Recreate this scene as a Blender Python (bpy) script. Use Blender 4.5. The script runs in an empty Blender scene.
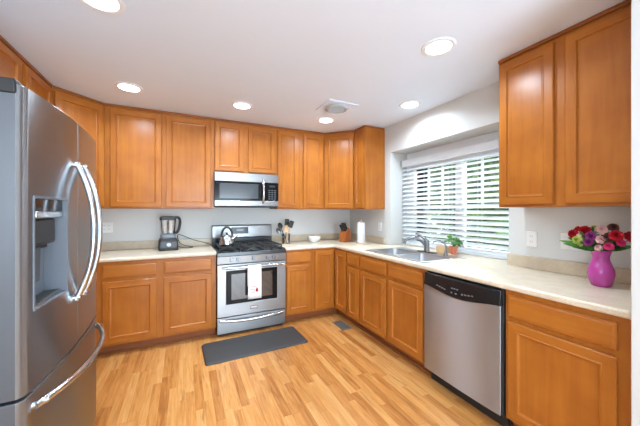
import bpy, bmesh, math, random
from mathutils import Vector, Matrix, Euler
R = math.radians
random.seed(7)
scene = bpy.context.scene
COL = scene.collection

# ------------------------------------------------------------------ camera
FPX = 280.03
cam_data = bpy.data.cameras.new('camera')
cam_data.sensor_fit = 'HORIZONTAL'
cam_data.sensor_width = 36.0
cam_data.lens = FPX / 640 * 36.0
cam_data.shift_y = (211.13 - 213.0) / 640.0
cam_data.clip_start = 0.05
cam = bpy.data.objects.new('camera', cam_data)
COL.objects.link(cam)
cam.location = (-2.3558, -3.7815, 1.3447)
cam.rotation_euler = (R(90), 0, -0.4506)
scene.camera = cam

# ------------------------------------------------------------------ world, sun, large lights, exposure
world = bpy.data.worlds.new('sky')
scene.world = world
world.use_nodes = True
bg = world.node_tree.nodes['Background']
bg.inputs[0].default_value = (0.86, 0.93, 1.0, 1)
bg.inputs[1].default_value = 3.0

sun_data = bpy.data.lights.new('sun', 'SUN')
sun_data.energy = 5.0
sun_data.angle = R(1)
sun_data.color = (1.0, 0.95, 0.86)
sun = bpy.data.objects.new('sun', sun_data)
COL.objects.link(sun)
sun.rotation_euler = Vector((0.62, -0.25, -0.78)).to_track_quat('-Z', 'Y').to_euler()

def area_light(name, loc, direction, sx, sy, power, color):
    d = bpy.data.lights.new(name, 'AREA')
    d.shape = 'RECTANGLE'; d.size = sx; d.size_y = sy; d.energy = power; d.color = color
    o = bpy.data.objects.new(name, d); COL.objects.link(o)
    o.location = loc
    o.rotation_euler = Vector(direction).to_track_quat('-Z', 'Z').to_euler()
    return o
# added fill at made-up openings behind the camera; daylight through the kitchen window
area_light('rear_fill_light', (-1.45, -6.75, 1.1), (-0.1, 1, 0.9), 2.3, 2.0, 130, (0.62, 0.82, 1.0))
area_light('side_fill_light', (-3.95, -4.95, 1.5), (1, 0.35, 0.0), 1.3, 1.1, 20, (0.72, 0.87, 1.0))
area_light('window_daylight', (1.5, -1.72, 3.3), (-1, 0, -1.15), 1.8, 1.2, 650, (0.82, 0.92, 1.0))

scene.view_settings.view_transform = 'Standard'
scene.view_settings.look = 'None'
scene.view_settings.gamma = 1.0
scene.view_settings.use_curve_mapping = False
scene.view_settings.exposure = 0.75
LAMP = 6.0             # emission of the lens of a recessed lamp
LAMP_W = 7.0           # power of each recessed lamp

# ------------------------------------------------------------------ materials
def new_mat(name):
    m = bpy.data.materials.new(name); m.use_nodes = True
    nt = m.node_tree
    return m, nt, nt.nodes['Principled BSDF']
def link(nt, a, b): nt.links.new(a, b)
def node(nt, t, **kw):
    n = nt.nodes.new(t)
    for k, v in kw.items(): setattr(n, k, v)
    return n
def srgb(r, g, b):
    f = lambda c: (c/255/12.92) if c/255 <= 0.04045 else ((c/255+0.055)/1.055)**2.4
    return (f(r), f(g), f(b), 1)

def plain(name, col, rough=0.5, metal=0.0, var=0.06, scale=30.0, bump=0.0, coat=0.0, spec=0.5, stretch=(1,1,1)):
    """one-colour material with a slight procedural variation"""
    m, nt, p = new_mat(name)
    tc = node(nt, 'ShaderNodeTexCoord'); mp = node(nt, 'ShaderNodeMapping')
    mp.inputs['Scale'].default_value = stretch
    link(nt, tc.outputs['Object'], mp.inputs[0])
    nz = node(nt, 'ShaderNodeTexNoise'); nz.inputs['Scale'].default_value = scale; nz.inputs['Detail'].default_value = 3
    link(nt, mp.outputs[0], nz.inputs['Vector'])
    mx = node(nt, 'ShaderNodeMix', data_type='RGBA')
    mx.inputs[6].default_value = tuple(c*(1-var) for c in col[:3]) + (1,)
    mx.inputs[7].default_value = tuple(min(1, c*(1+var)) for c in col[:3]) + (1,)
    link(nt, nz.outputs[0], mx.inputs[0]); link(nt, mx.outputs[2], p.inputs['Base Color'])
    p.inputs['Roughness'].default_value = rough; p.inputs['Metallic'].default_value = metal
    p.inputs['Coat Weight'].default_value = coat; p.inputs['Specular IOR Level'].default_value = spec
    if bump:
        b = node(nt, 'ShaderNodeBump'); b.inputs['Strength'].default_value = bump; b.inputs['Distance'].default_value = 0.002
        link(nt, nz.outputs[0], b.inputs['Height']); link(nt, b.outputs[0], p.inputs['Normal'])
    return m

def wood(name, dark, light, axis, rough=0.31, coat=0.06, fine=1.0):
    m, nt, p = new_mat(name)
    tc = node(nt, 'ShaderNodeTexCoord'); mp = node(nt, 'ShaderNodeMapping')
    sc = [26, 26, 26]; sc[axis] = 1.6
    mp.inputs['Scale'].default_value = [s*fine for s in sc]
    oi = node(nt, 'ShaderNodeObjectInfo')
    add = node(nt, 'ShaderNodeVectorMath', operation='ADD')
    mul = node(nt, 'ShaderNodeMath', operation='MULTIPLY'); mul.inputs[1].default_value = 9.0
    link(nt, oi.outputs['Random'], mul.inputs[0])
    link(nt, tc.outputs['Object'], add.inputs[0]); link(nt, mul.outputs[0], add.inputs[1])
    link(nt, add.outputs[0], mp.inputs[0])
    n1 = node(nt, 'ShaderNodeTexNoise'); n1.inputs['Scale'].default_value = 1.0; n1.inputs['Detail'].default_value = 5; n1.inputs['Distortion'].default_value = 0.6
    link(nt, mp.outputs[0], n1.inputs['Vector'])
    n2 = node(nt, 'ShaderNodeTexNoise'); n2.inputs['Scale'].default_value = 5.0; n2.inputs['Detail'].default_value = 3
    link(nt, add.outputs[0], n2.inputs['Vector'])
    mm = node(nt, 'ShaderNodeMath', operation='MULTIPLY_ADD'); mm.inputs[1].default_value = 0.5; 
    link(nt, n2.outputs[0], mm.inputs[0])
    m3 = node(nt, 'ShaderNodeMath', operation='MULTIPLY'); m3.inputs[1].default_value = 0.5
    link(nt, n1.outputs[0], m3.inputs[0]); link(nt, m3.outputs[0], mm.inputs[2])
    cr = node(nt, 'ShaderNodeValToRGB')
    cr.color_ramp.elements[0].position = 0.28; cr.color_ramp.elements[0].color = dark
    cr.color_ramp.elements[1].position = 0.74; cr.color_ramp.elements[1].color = light
    link(nt, mm.outputs[0], cr.inputs[0]); link(nt, cr.outputs[0], p.inputs['Base Color'])
    p.inputs['Roughness'].default_value = rough; p.inputs['Coat Weight'].default_value = coat; p.inputs['Coat Roughness'].default_value = 0.2; p.inputs['Specular IOR Level'].default_value = 0.35
    return m

def steel(name, col=(0.56, 0.58, 0.61), rough=0.32, axis=2, var=0.03, aniso=0.75):
    """brushed stainless: roughness and tone streaks along one axis"""
    m, nt, p = new_mat(name)
    tc = node(nt, 'ShaderNodeTexCoord'); mp = node(nt, 'ShaderNodeMapping')
    sc = [60, 60, 60]; sc[axis] = 1.2
    mp.inputs['Scale'].default_value = sc
    link(nt, tc.outputs['Object'], mp.inputs[0])
    nz = node(nt, 'ShaderNodeTexNoise'); nz.inputs['Scale'].default_value = 1.0; nz.inputs['Detail'].default_value = 2
    link(nt, mp.outputs[0], nz.inputs['Vector'])
    mx = node(nt, 'ShaderNodeMix', data_type='RGBA')
    mx.inputs[6].default_value = tuple(c*(1-var) for c in col) + (1,); mx.inputs[7].default_value = tuple(c*(1+var) for c in col) + (1,)
    link(nt, nz.outputs[0], mx.inputs[0]); link(nt, mx.outputs[2], p.inputs['Base Color'])
    mr = node(nt, 'ShaderNodeMapRange'); mr.inputs[3].default_value = rough*0.97; mr.inputs[4].default_value = rough*1.03
    link(nt, nz.outputs[0], mr.inputs[0]); link(nt, mr.outputs[0], p.inputs['Roughness'])
    p.inputs['Metallic'].default_value = 1.0
    tg = node(nt, 'ShaderNodeTangent', direction_type='RADIAL', axis='Z')
    link(nt, tg.outputs[0], p.inputs['Tangent'])
    p.inputs['Anisotropic'].default_value = aniso; p.inputs['Anisotropic Rotation'].default_value = 0.25
    return m

def glass_mat(name, tint=(1, 1, 1), gloss=0.08, rough=0.02):
    m, nt, p = new_mat(name)
    nt.nodes.remove(p)
    out = nt.nodes['Material Output']
    tr = node(nt, 'ShaderNodeBsdfTransparent'); tr.inputs[0].default_value = tint + (1,)
    gl = node(nt, 'ShaderNodeBsdfGlossy'); gl.inputs['Roughness'].default_value = rough
    fr = node(nt, 'ShaderNodeFresnel'); fr.inputs[0].default_value = 1.45
    mx = node(nt, 'ShaderNodeMixShader')
    ad = node(nt, 'ShaderNodeMath', operation='ADD'); ad.inputs[1].default_value = gloss*0.3
    link(nt, fr.outputs[0], ad.inputs[0]); link(nt, ad.outputs[0], mx.inputs[0])
    link(nt, tr.outputs[0], mx.inputs[1]); link(nt, gl.outputs[0], mx.inputs[2]); link(nt, mx.outputs[0], out.inputs[0])
    return m

def emit(name, col, strength):
    m, nt, p = new_mat(name)
    p.inputs['Base Color'].default_value = col + (1,)
    p.inputs['Emission Color'].default_value = col + (1,); p.inputs['Emission Strength'].default_value = strength
    return m

def floor_mat():
    m, nt, p = new_mat('oak_strip_floor')
    tc = node(nt, 'ShaderNodeTexCoord'); sx = node(nt, 'ShaderNodeSeparateXYZ')
    link(nt, tc.outputs['Object'], sx.inputs[0])
    def M(op, a, b=None, c=None):
        n = node(nt, 'ShaderNodeMath', operation=op)
        for i, v in enumerate((a, b, c)):
            if v is None: continue
            if isinstance(v, (int, float)): n.inputs[i].default_value = v
            else: link(nt, v, n.inputs[i])
        return n.outputs[0]
    u = M('DIVIDE', sx.outputs[0], 0.0572); row = M('FLOOR', u); fu = M('FRACT', u)
    w1 = node(nt, 'ShaderNodeTexWhiteNoise', noise_dimensions='1D'); link(nt, row, w1.inputs['W'])
    v = M('ADD', M('DIVIDE', sx.outputs[1], 0.62), M('MULTIPLY', w1.outputs['Value'], 9.0))
    colm = M('FLOOR', v); fv = M('FRACT', v)
    w2 = node(nt, 'ShaderNodeTexWhiteNoise', noise_dimensions='2D')
    cb = node(nt, 'ShaderNodeCombineXYZ'); link(nt, row, cb.inputs[0]); link(nt, colm, cb.inputs[1]); link(nt, cb.outputs[0], w2.inputs['Vector'])
    mp = node(nt, 'ShaderNodeMapping'); mp.inputs['Scale'].default_value = (46, 3.4, 1)
    off = node(nt, 'ShaderNodeVectorMath', operation='MULTIPLY_ADD'); off.inputs[1].default_value = (7, 7, 7)
    link(nt, w2.outputs['Color'], off.inputs[0]); link(nt, tc.outputs['Object'], off.inputs[2]); link(nt, off.outputs[0], mp.inputs[0])
    g = node(nt, 'ShaderNodeTexNoise'); g.inputs['Scale'].default_value = 1; g.inputs['Detail'].default_value = 5; g.inputs['Distortion'].default_value = 1.2
    link(nt, mp.outputs[0], g.inputs['Vector'])
    t = M('ADD', M('MULTIPLY', w2.outputs['Value'], 0.36), M('MULTIPLY', g.outputs[0], 0.68))
    cr = node(nt, 'ShaderNodeValToRGB'); e = cr.color_ramp.elements
    e[0].position = 0.22; e[0].color = FL[0]; e[1].position = 0.80; e[1].color = FL[3]
    a = cr.color_ramp.elements.new(0.42); a.color = FL[1]
    a = cr.color_ramp.elements.new(0.58); a.color = FL[2]
    link(nt, t, cr.inputs[0])
    gap = M('MAXIMUM', M('LESS_THAN', fu, 0.028), M('LESS_THAN', fv, 0.004))
    mx = node(nt, 'ShaderNodeMix', data_type='RGBA'); mx.inputs[7].default_value = FL[4]
    link(nt, M('MULTIPLY', gap, 0.45), mx.inputs[0]); link(nt, cr.outputs[0], mx.inputs[6]); link(nt, mx.outputs[2], p.inputs['Base Color'])
    # sparse dark mineral streaks along the strips
    mp2 = node(nt, 'ShaderNodeMapping'); mp2.inputs['Scale'].default_value = (42, 3.6, 1); link(nt, off.outputs[0], mp2.inputs[0])
    n3 = node(nt, 'ShaderNodeTexNoise'); n3.inputs['Scale'].default_value = 0.8; n3.inputs['Detail'].default_value = 3; link(nt, mp2.outputs[0], n3.inputs['Vector'])
    k3 = node(nt, 'ShaderNodeMapRange'); k3.inputs[1].default_value = 0.58; k3.inputs[2].default_value = 0.72; k3.inputs[4].default_value = 0.55; link(nt, n3.outputs[0], k3.inputs[0])
    mx2 = node(nt, 'ShaderNodeMix', data_type='RGBA'); mx2.inputs[7].default_value = FL[4]
    link(nt, k3.outputs[0], mx2.inputs[0]); link(nt, mx.outputs[2], mx2.inputs[6]); link(nt, mx2.outputs[2], p.inputs['Base Color'])
    p.inputs['Roughness'].default_value = 0.34; p.inputs['Coat Weight'].default_value = 0.12; p.inputs['Coat Roughness'].default_value = 0.2
    return m
FL = [srgb(156, 92, 40), srgb(188, 124, 62), srgb(202, 140, 76), srgb(214, 160, 98), srgb(130, 78, 36)]

def speckle(name, base, specks, rough=0.3):
    m, nt, p = new_mat(name)
    tc = node(nt, 'ShaderNodeTexCoord')
    n1 = node(nt, 'ShaderNodeTexNoise'); n1.inputs['Scale'].default_value = 14; n1.inputs['Detail'].default_value = 6
    n2 = node(nt, 'ShaderNodeTexNoise'); n2.inputs['Scale'].default_value = 160; n2.inputs['Detail'].default_value = 2
    for n in (n1, n2): link(nt, tc.outputs['Object'], n.inputs['Vector'])
    ad = node(nt, 'ShaderNodeMath', operation='ADD'); link(nt, n1.outputs[0], ad.inputs[0]); link(nt, n2.outputs[0], ad.inputs[1])
    cr = node(nt, 'ShaderNodeValToRGB'); cr.color_ramp.elements[0].position = 0.36; cr.color_ramp.elements[1].position = 0.62
    hf = node(nt, 'ShaderNodeMath', operation='MULTIPLY'); hf.inputs[1].default_value = 0.5
    link(nt, ad.outputs[0], hf.inputs[0]); link(nt, hf.outputs[0], cr.inputs[0])
    cr.color_ramp.elements[0].color = specks; cr.color_ramp.elements[1].color = base
    link(nt, cr.outputs[0], p.inputs['Base Color']); p.inputs['Roughness'].default_value = rough
    return m

def leaf_mat(name, c1, c2):
    m, nt, p = new_mat(name)
    oi = node(nt, 'ShaderNodeTexCoord'); nz = node(nt, 'ShaderNodeTexNoise'); nz.inputs['Scale'].default_value = 5.0; nz.inputs['Detail'].default_value = 4
    link(nt, oi.outputs['Object'], nz.inputs['Vector'])
    cr = node(nt, 'ShaderNodeValToRGB'); cr.color_ramp.elements[0].position = 0.35; cr.color_ramp.elements[1].position = 0.66
    cr.color_ramp.elements[0].color = c1; cr.color_ramp.elements[1].color = c2
    link(nt, nz.outputs[0], cr.inputs[0]); link(nt, cr.outputs[0], p.inputs['Base Color']); p.inputs['Roughness'].default_value = 0.6; p.inputs['Specular IOR Level'].default_value = 0.3
    return m

W_D, W_L = srgb(155, 85, 27), srgb(188, 116, 42)
M = {}
M['wood_v'] = wood('maple_vertical_grain', W_D, W_L, 2)
M['wood_h'] = wood('maple_horizontal_grain', W_D, W_L, 0)
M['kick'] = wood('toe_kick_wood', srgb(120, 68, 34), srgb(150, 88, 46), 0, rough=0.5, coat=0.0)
M['crown'] = wood('crown_wood', srgb(128, 68, 30), srgb(160, 92, 42), 0)
M['wall'] = plain('wall_paint', srgb(209, 208, 204), 0.6, var=0.012, scale=4)
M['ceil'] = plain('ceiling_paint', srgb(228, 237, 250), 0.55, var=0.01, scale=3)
M['trim'] = plain('white_trim_paint', srgb(238, 238, 240), 0.4, var=0.01)
def vinyl(name, col):
    m, nt, p = new_mat(name)
    p.inputs['Base Color'].default_value = col; p.inputs['Roughness'].default_value = 0.45
    t = node(nt, 'ShaderNodeBsdfTranslucent'); t.inputs[0].default_value = col
    mx = node(nt, 'ShaderNodeMixShader'); mx.inputs[0].default_value = 0.4
    link(nt, p.outputs[0], mx.inputs[1]); link(nt, t.outputs[0], mx.inputs[2]); link(nt, mx.outputs[0], nt.nodes['Material Output'].inputs[0])
    return m
M['blind'] = vinyl('white_vinyl_slat', srgb(244, 245, 247))
M['floor'] = floor_mat()
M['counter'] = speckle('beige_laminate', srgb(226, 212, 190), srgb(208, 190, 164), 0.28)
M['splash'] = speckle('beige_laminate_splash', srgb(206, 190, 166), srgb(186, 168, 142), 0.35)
M['steel'] = steel('brushed_steel', (0.53, 0.57, 0.62), rough=0.40, axis=1, aniso=1.0)
M['steel_h'] = steel('brushed_steel_horizontal', (0.31, 0.31, 0.31), axis=0)
M['steel_fridge'] = steel('fridge_steel', (0.34, 0.37, 0.40), 0.34, axis=1, var=0.02, aniso=1.0)
M['steel_bright'] = plain('polished_steel', (0.60, 0.61, 0.63, 1), 0.22, 1.0, var=0.03)
M['sink_steel'] = plain('satin_sink_steel', (0.55, 0.56, 0.57, 1), 0.3, 1.0, var=0.05)
M['nickel'] = plain('brushed_nickel', (0.22, 0.22, 0.225, 1), 0.28, 1.0, var=0.04)
M['grey_side'] = plain('grey_painted_steel', srgb(98, 101, 106), 0.35, 0.4, var=0.02)
M['knob'] = plain('dark_steel_knob', (0.16, 0.16, 0.17, 1), 0.3, 1.0, var=0.04)
M['dgrey'] = plain('dark_grey_plastic', srgb(72, 74, 78), 0.45, var=0.03)
M['mgrey'] = plain('mid_grey_plastic', srgb(112, 118, 126), 0.4, var=0.03)
M['black'] = plain('black_enamel', (0.012, 0.012, 0.013, 1), 0.22, var=0.1)
M['black_glass'] = plain('black_glass', (0.008, 0.008, 0.009, 1), 0.08, var=0.05, spec=0.2)
M['black_matt'] = plain('black_plastic', (0.018, 0.017, 0.017, 1), 0.5, var=0.1)
M['iron'] = plain('cast_iron', (0.02, 0.02, 0.02, 1), 0.6, var=0.2, bump=0.2, scale=200)
M['mw_glass'] = plain('microwave_window', srgb(62, 66, 70), 0.12, var=0.05)
M['oven_glass'] = plain('oven_window_glass', (0.035, 0.03, 0.03, 1), 0.05, var=0.05, spec=1.0, coat=1.0)
M['mat'] = plain('dark_rubber_mat', srgb(62, 60, 60), 0.7, var=0.05, bump=0.15, scale=150)
M['white'] = plain('white_ceramic', srgb(240, 240, 238), 0.25, var=0.01)
M['plate'] = plain('white_plastic_plate', srgb(238, 236, 232), 0.35, var=0.01)
M['paper'] = plain('paper_towel', srgb(222, 224, 228), 0.85, var=0.02, bump=0.2, scale=120)
M['cloth'] = plain('white_cotton', srgb(238, 236, 234), 0.9, var=0.03, bump=0.3, scale=400)
M['red'] = plain('red_embroidery', srgb(186, 30, 44), 0.8)
M['glass'] = glass_mat('clear_glass')
M['pane'] = glass_mat('window_glass', (0.97, 0.99, 0.98))
M['block'] = wood('knife_block_wood', srgb(140, 74, 30), srgb(186, 108, 52), 2)
M['light_wood'] = wood('light_wood', srgb(206, 164, 118), srgb(228, 192, 148), 0)
M['terra'] = plain('terracotta', srgb(214, 128, 100), 0.75, var=0.06)
M['leaf'] = leaf_mat('houseplant_leaf', srgb(30, 76, 26), srgb(92, 148, 56))
M['stem'] = plain('green_stem', srgb(70, 112, 50), 0.6)
M['vase'] = plain('magenta_glaze', srgb(186, 62, 150), 0.16, var=0.03, coat=0.5)
M['soil'] = plain('dark_soil', srgb(60, 44, 34), 0.9)
M['lamp'] = emit('lamp_lens', (0.78, 0.90, 1.0), LAMP)
M['vent'] = plain('vent_metal', srgb(176, 178, 182), 0.4, 0.2, var=0.03)
M['slot'] = plain('dark_slot', srgb(84, 86, 90), 0.7)
M['reg'] = plain('register_metal', srgb(140, 137, 128), 0.45, 0.4, var=0.05)
M['sand'] = plain('cream_dish', srgb(226, 212, 186), 0.4)

# ------------------------------------------------------------------ mesh helpers
class MB:
    def __init__(s): s.bm = bmesh.new()
    def quad(s, vs, mi=0):
        f = s.bm.faces.new(vs); f.material_index = mi; return f
    def box(s, x0, x1, y0, y1, z0, z1, mi=0):
        x0, x1 = min(x0, x1), max(x0, x1); y0, y1 = min(y0, y1), max(y0, y1); z0, z1 = min(z0, z1), max(z0, z1)
        v = [s.bm.verts.new(p) for p in ((x0,y0,z0),(x1,y0,z0),(x1,y1,z0),(x0,y1,z0),(x0,y0,z1),(x1,y0,z1),(x1,y1,z1),(x0,y1,z1))]
        for f in ((3,2,1,0),(4,5,6,7),(0,1,5,4),(1,2,6,5),(2,3,7,6),(3,0,4,7)): s.quad([v[i] for i in f], mi)
        return s
    def loft(s, rings, cap0=True, cap1=True, mi=0, closed=False):
        vr = [[s.bm.verts.new(p) for p in r] for r in rings]
        n = len(vr[0]); k = len(vr)
        for i in range(k - (0 if closed else 1)):
            a, b = vr[i], vr[(i+1) % k]
            for j in range(n): s.quad([a[j], a[(j+1) % n], b[(j+1) % n], b[j]], mi)
        if not closed:
            if cap0: s.quad(vr[0][::-1], mi)
            if cap1: s.quad(vr[-1], mi)
        return s
    def tube(s, pts, r, seg=10, mi=0, flat=1.0):
        pts = [Vector(p) for p in pts]; n = len(pts)
        rs = r if isinstance(r, (list, tuple)) else [r]*n
        rings = []; up = None
        for i, p in enumerate(pts):
            t = (pts[min(i+1, n-1)] - pts[max(i-1, 0)]).normalized()
            if up is None:
                up = Vector((0,0,1)) if abs(t.z) < 0.9 else Vector((1,0,0))
            a = up - t*up.dot(t)
            if a.length < 1e-4: a = t.orthogonal()
            a.normalize(); up = a; b = t.cross(a)
            rings.append([p + a*rs[i]*math.cos(2*math.pi*j/seg)*flat + b*rs[i]*math.sin(2*math.pi*j/seg) for j in range(seg)])
        return s.loft(rings, mi=mi)
    def lathe(s, prof, c=(0,0,0), seg=28, mi=0, closed=False):
        rings = [[(c[0]+max(r, 1e-4)*math.cos(2*math.pi*j/seg), c[1]+max(r, 1e-4)*math.sin(2*math.pi*j/seg), c[2]+z) for j in range(seg)] for r, z in prof]
        return s.loft(rings, mi=mi, closed=closed)
    def cyl(s, p0, p1, r0, r1=None, seg=20, mi=0):
        r1 = r0 if r1 is None else r1
        return s.tube([p0, p1], [r0, r1], seg, mi)
    def prism(s, outline, h0, h1, axis=2, mi=0):
        def P(a, b, h): return ((h, a, b), (a, h, b), (a, b, h))[axis]
        return s.loft([[P(a, b, h0) for a, b in outline], [P(a, b, h1) for a, b in outline]], mi=mi)
    def cells(s, us, vs, inside, mapf, mi=0):
        """slab over a grid of cells; mapf(u, v, side) -> point, side 0 front / 1 back"""
        V = {}
        def v(i, j, k):
            if (i, j, k) not in V: V[(i, j, k)] = s.bm.verts.new(mapf(us[i], vs[j], k))
            return V[(i, j, k)]
        nu, nv = len(us)-1, len(vs)-1
        ok = lambda i, j: 0 <= i < nu and 0 <= j < nv and inside((us[i]+us[i+1])/2, (vs[j]+vs[j+1])/2)
        for i in range(nu):
            for j in range(nv):
                if not ok(i, j): continue
                s.quad([v(i,j,0), v(i+1,j,0), v(i+1,j+1,0), v(i,j+1,0)], mi)
                s.quad([v(i,j+1,1), v(i+1,j+1,1), v(i+1,j,1), v(i,j,1)], mi)
                for (di, dj, a, b) in ((-1,0,(i,j),(i,j+1)), (1,0,(i+1,j),(i+1,j+1)), (0,-1,(i,j),(i+1,j)), (0,1,(i,j+1),(i+1,j+1))):
                    if not ok(i+di, j+dj): s.quad([v(*a,0), v(*b,0), v(*b,1), v(*a,1)], mi)
        return s
    def build(s, name, mats, parent=None, bevel=0, seg=2, smooth=True, angle=35, merge=False):
        if merge: bmesh.ops.remove_doubles(s.bm, verts=s.bm.verts, dist=1e-5)
        bmesh.ops.recalc_face_normals(s.bm, faces=s.bm.faces)
        me = bpy.data.meshes.new(name); s.bm.to_mesh(me); s.bm.free()
        for m in (mats if isinstance(mats, (list, tuple)) else [mats]): me.materials.append(m)
        o = bpy.data.objects.new(name, me); COL.objects.link(o)
        if parent is not None: o.parent = parent
        if smooth:
            me.shade_smooth(); me.set_sharp_from_angle(angle=R(angle))
        if bevel:
            b = o.modifiers.new('bevel', 'BEVEL'); b.width = bevel; b.segments = seg; b.limit_method = 'ANGLE'; b.angle_limit = R(40)
            b.use_clamp_overlap = True; b.harden_normals = False
        return o

def tag(o, label=None, cat=None, group=None, kind=None):
    if label: o['label'] = label
    if cat: o['category'] = cat
    if group: o['group'] = group
    if kind: o['kind'] = kind
    return o
def thing(name, label, cat, loc=(0,0,0), rz=0.0, group=None):
    o = bpy.data.objects.new(name, None); COL.objects.link(o)
    o.empty_display_size = 0.1; o.location = loc; o.rotation_euler = (0, 0, rz)
    return tag(o, label, cat, group)
def copy_tree(o, parent=None):
    c = o.copy(); COL.objects.link(c)
    if parent is not None: c.parent = parent
    for ch in list(o.children): copy_tree(ch, c)
    return c
def box_obj(name, mat, b, parent=None, bevel=0.002, seg=2):
    return MB().box(*b).build(name, mat, parent, bevel=bevel, seg=seg)
def rrect(cx, cy, w, h, r, n=5):
    pts = []
    for (sx, sy, a0) in ((1,1,0), (-1,1,90), (-1,-1,180), (1,-1,270)):
        for k in range(n+1):
            a = R(a0 + 90*k/n)
            pts.append((cx + sx*(w/2-r) + r*math.cos(a), cy + sy*(h/2-r) + r*math.sin(a)))
    return pts
def smooth_path(pts, n=8):
    """Catmull-Rom through points"""
    P = [Vector(p) for p in pts]; out = []
    for i in range(len(P)-1):
        p0, p1, p2, p3 = P[max(i-1, 0)], P[i], P[i+1], P[min(i+2, len(P)-1)]
        for k in range(n):
            t = k/n
            out.append(0.5*((2*p1) + (p2-p0)*t + (2*p0-5*p1+4*p2-p3)*t*t + (3*p1-p0-3*p2+p3)*t**3))
    out.append(P[-1]); return out

# ------------------------------------------------------------------ the room
ZC = 2.43
XL = -3.69
YF = -6.6
BAY = 0.27                       # depth of the window recess
WY0, WY1, WZ = -2.41, -0.97, 2.09  # window recess in the right wall
STUB = -3.30

def structure(o): return tag(o, kind='structure')
structure(MB().box(XL-0.15, 0.35, YF-0.15, 0.15, -0.08, 0).build('floor', M['floor'], smooth=False))
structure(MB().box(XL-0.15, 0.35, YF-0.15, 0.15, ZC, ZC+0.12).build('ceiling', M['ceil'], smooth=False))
structure(MB().box(XL-0.15, 0.35, 0, 0.15, 0, ZC).build('wall_back', M['wall'], smooth=False))
SY0, SY1, SZ0, SZ1 = -5.65, -4.25, 0.9, 2.1
structure(MB().cells([YF-0.15, SY0, SY1, 0], [0, SZ0, SZ1, ZC], lambda u, v: not (SY0 < u < SY1 and SZ0 < v < SZ1),
          lambda u, v, k: (XL-0.15 if k else XL, u, v)).build('wall_left', M['wall'], smooth=False))
structure(MB().cells([SY0, SY0+0.05, -4.975, -4.925, SY1-0.05, SY1], [SZ0, SZ0+0.05, SZ1-0.05, SZ1],
          lambda u, v: u < SY0+0.05 or u > SY1-0.05 or -4.975 < u < -4.925 or v < SZ0+0.05 or v > SZ1-0.05,
          lambda u, v, k: (XL-0.10 if k else XL-0.04, u, v)).build('added_side_window', M['trim'], bevel=0.004))  # unseen window added in the left wall to brighten the right-hand cabinets
structure(MB().cells([YF-0.15, WY0, WY1, 0], [0, 0.875, WZ, ZC], lambda u, v: not (WY0 < u < WY1 and 0.875 < v < WZ),
          lambda u, v, k: (0.35 if k else 0.0, u, v)).build('wall_right', M['wall'], smooth=False))
structure(MB().box(-0.70, 0.0, STUB-0.12, STUB, 0, ZC).build('wall_partition', M['wall'], bevel=0.004))
PX0, PX1 = -2.62, -0.28
structure(MB().cells([XL, PX0, PX1, 0.0], [0, 0.06, 2.15, ZC], lambda u, v: not (PX0 < u < PX1 and 0.06 < v < 2.15),
          lambda u, v, k: (u, YF-0.15 if k else YF, v)).build('wall_front', M['wall'], smooth=False))
# unseen patio window, added behind the camera to light the room
w2 = structure(MB().cells([PX0, PX0+0.06, -1.48, -1.42, PX1-0.06, PX1], [0.06, 0.12, 2.09, 2.15],
          lambda u, v: u < PX0+0.06 or u > PX1-0.06 or -1.48 < u < -1.42 or v < 0.12 or v > 2.09,
          lambda u, v, k: (u, YF-0.10 if k else YF-0.04, v)).build('added_rear_window', M['trim'], bevel=0.004))

# kitchen window: frame, sashes, muntins, panes
w1 = thing('window_1', None, None, (0, 0, 0)); structure(w1)
GZ0, GZ1 = 0.965, 1.87
panes = [(-1.70, -1.10), (-2.375, -1.78)]
def in_frame(u, v):
    for a, b in panes:
        if a < u < b and GZ0 < v < GZ1: return False
    return True
us = [WY0, -2.375, -1.78, -1.70, -1.10, WY1]
MB().cells(us, [0.914, GZ0, GZ1, WZ], in_frame, lambda u, v, k: (0.345 if k else BAY, u, v)).build('window_frame', M['trim'], w1, bevel=0.004)
for a, b in panes:
    m = MB(); w = (b-a)/3
    for k in (1, 2): m.box(0.30, 0.318, a+w*k-0.011, a+w*k+0.011, 1.40, GZ1)
    m.box(0.292, 0.325, a, b, 1.375, 1.415)
    m.build('sash_bars', M['trim'], w1, bevel=0.002)
    MB().box(0.307, 0.311, a, b, GZ0, GZ1).build('window_pane', M['pane'], w1, smooth=False)

# ------------------------------------------------------------------ counters
ZT = 0.914; CT = 0.038
SINK = (-0.555, -0.165, -2.045, -1.255)    # hole in the counter: x0, x1, y0, y1
RX0, RX1 = -2.05, -1.288                   # range slot
def counter_shape(x, y):
    if SINK[0] < x < SINK[1] and SINK[2] < y < SINK[3]: return False
    if x > 0: return WY0 < y < WY1
    return (x > -0.635 and y > STUB) or (y > -0.635 and x > RX1)
def top_map(u, v, k): return (u, v, ZT-CT if k else ZT)
c1 = MB().cells([RX1, -0.635, SINK[0], SINK[1], -0.001, BAY-0.002], [STUB+0.002, WY0+0.003, SINK[2], SINK[3], WY1-0.003, -0.635, -0.001], counter_shape, top_map)
c1 = c1.build('countertop', M['counter'], bevel=0.012, seg=3)
tag(c1, 'long beige laminate countertop around the corner with the sink set into it', 'countertop')
c2 = MB().cells([XL+0.001, -3.055, RX0], [-1.56, -0.635, -0.001], lambda x, y: y > -0.635 or x < -3.055, top_map)
c2 = c2.build('countertop', M['counter'], bevel=0.012, seg=3)
tag(c2, 'beige laminate countertop left of the stove with the black blender on it', 'countertop')
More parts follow.
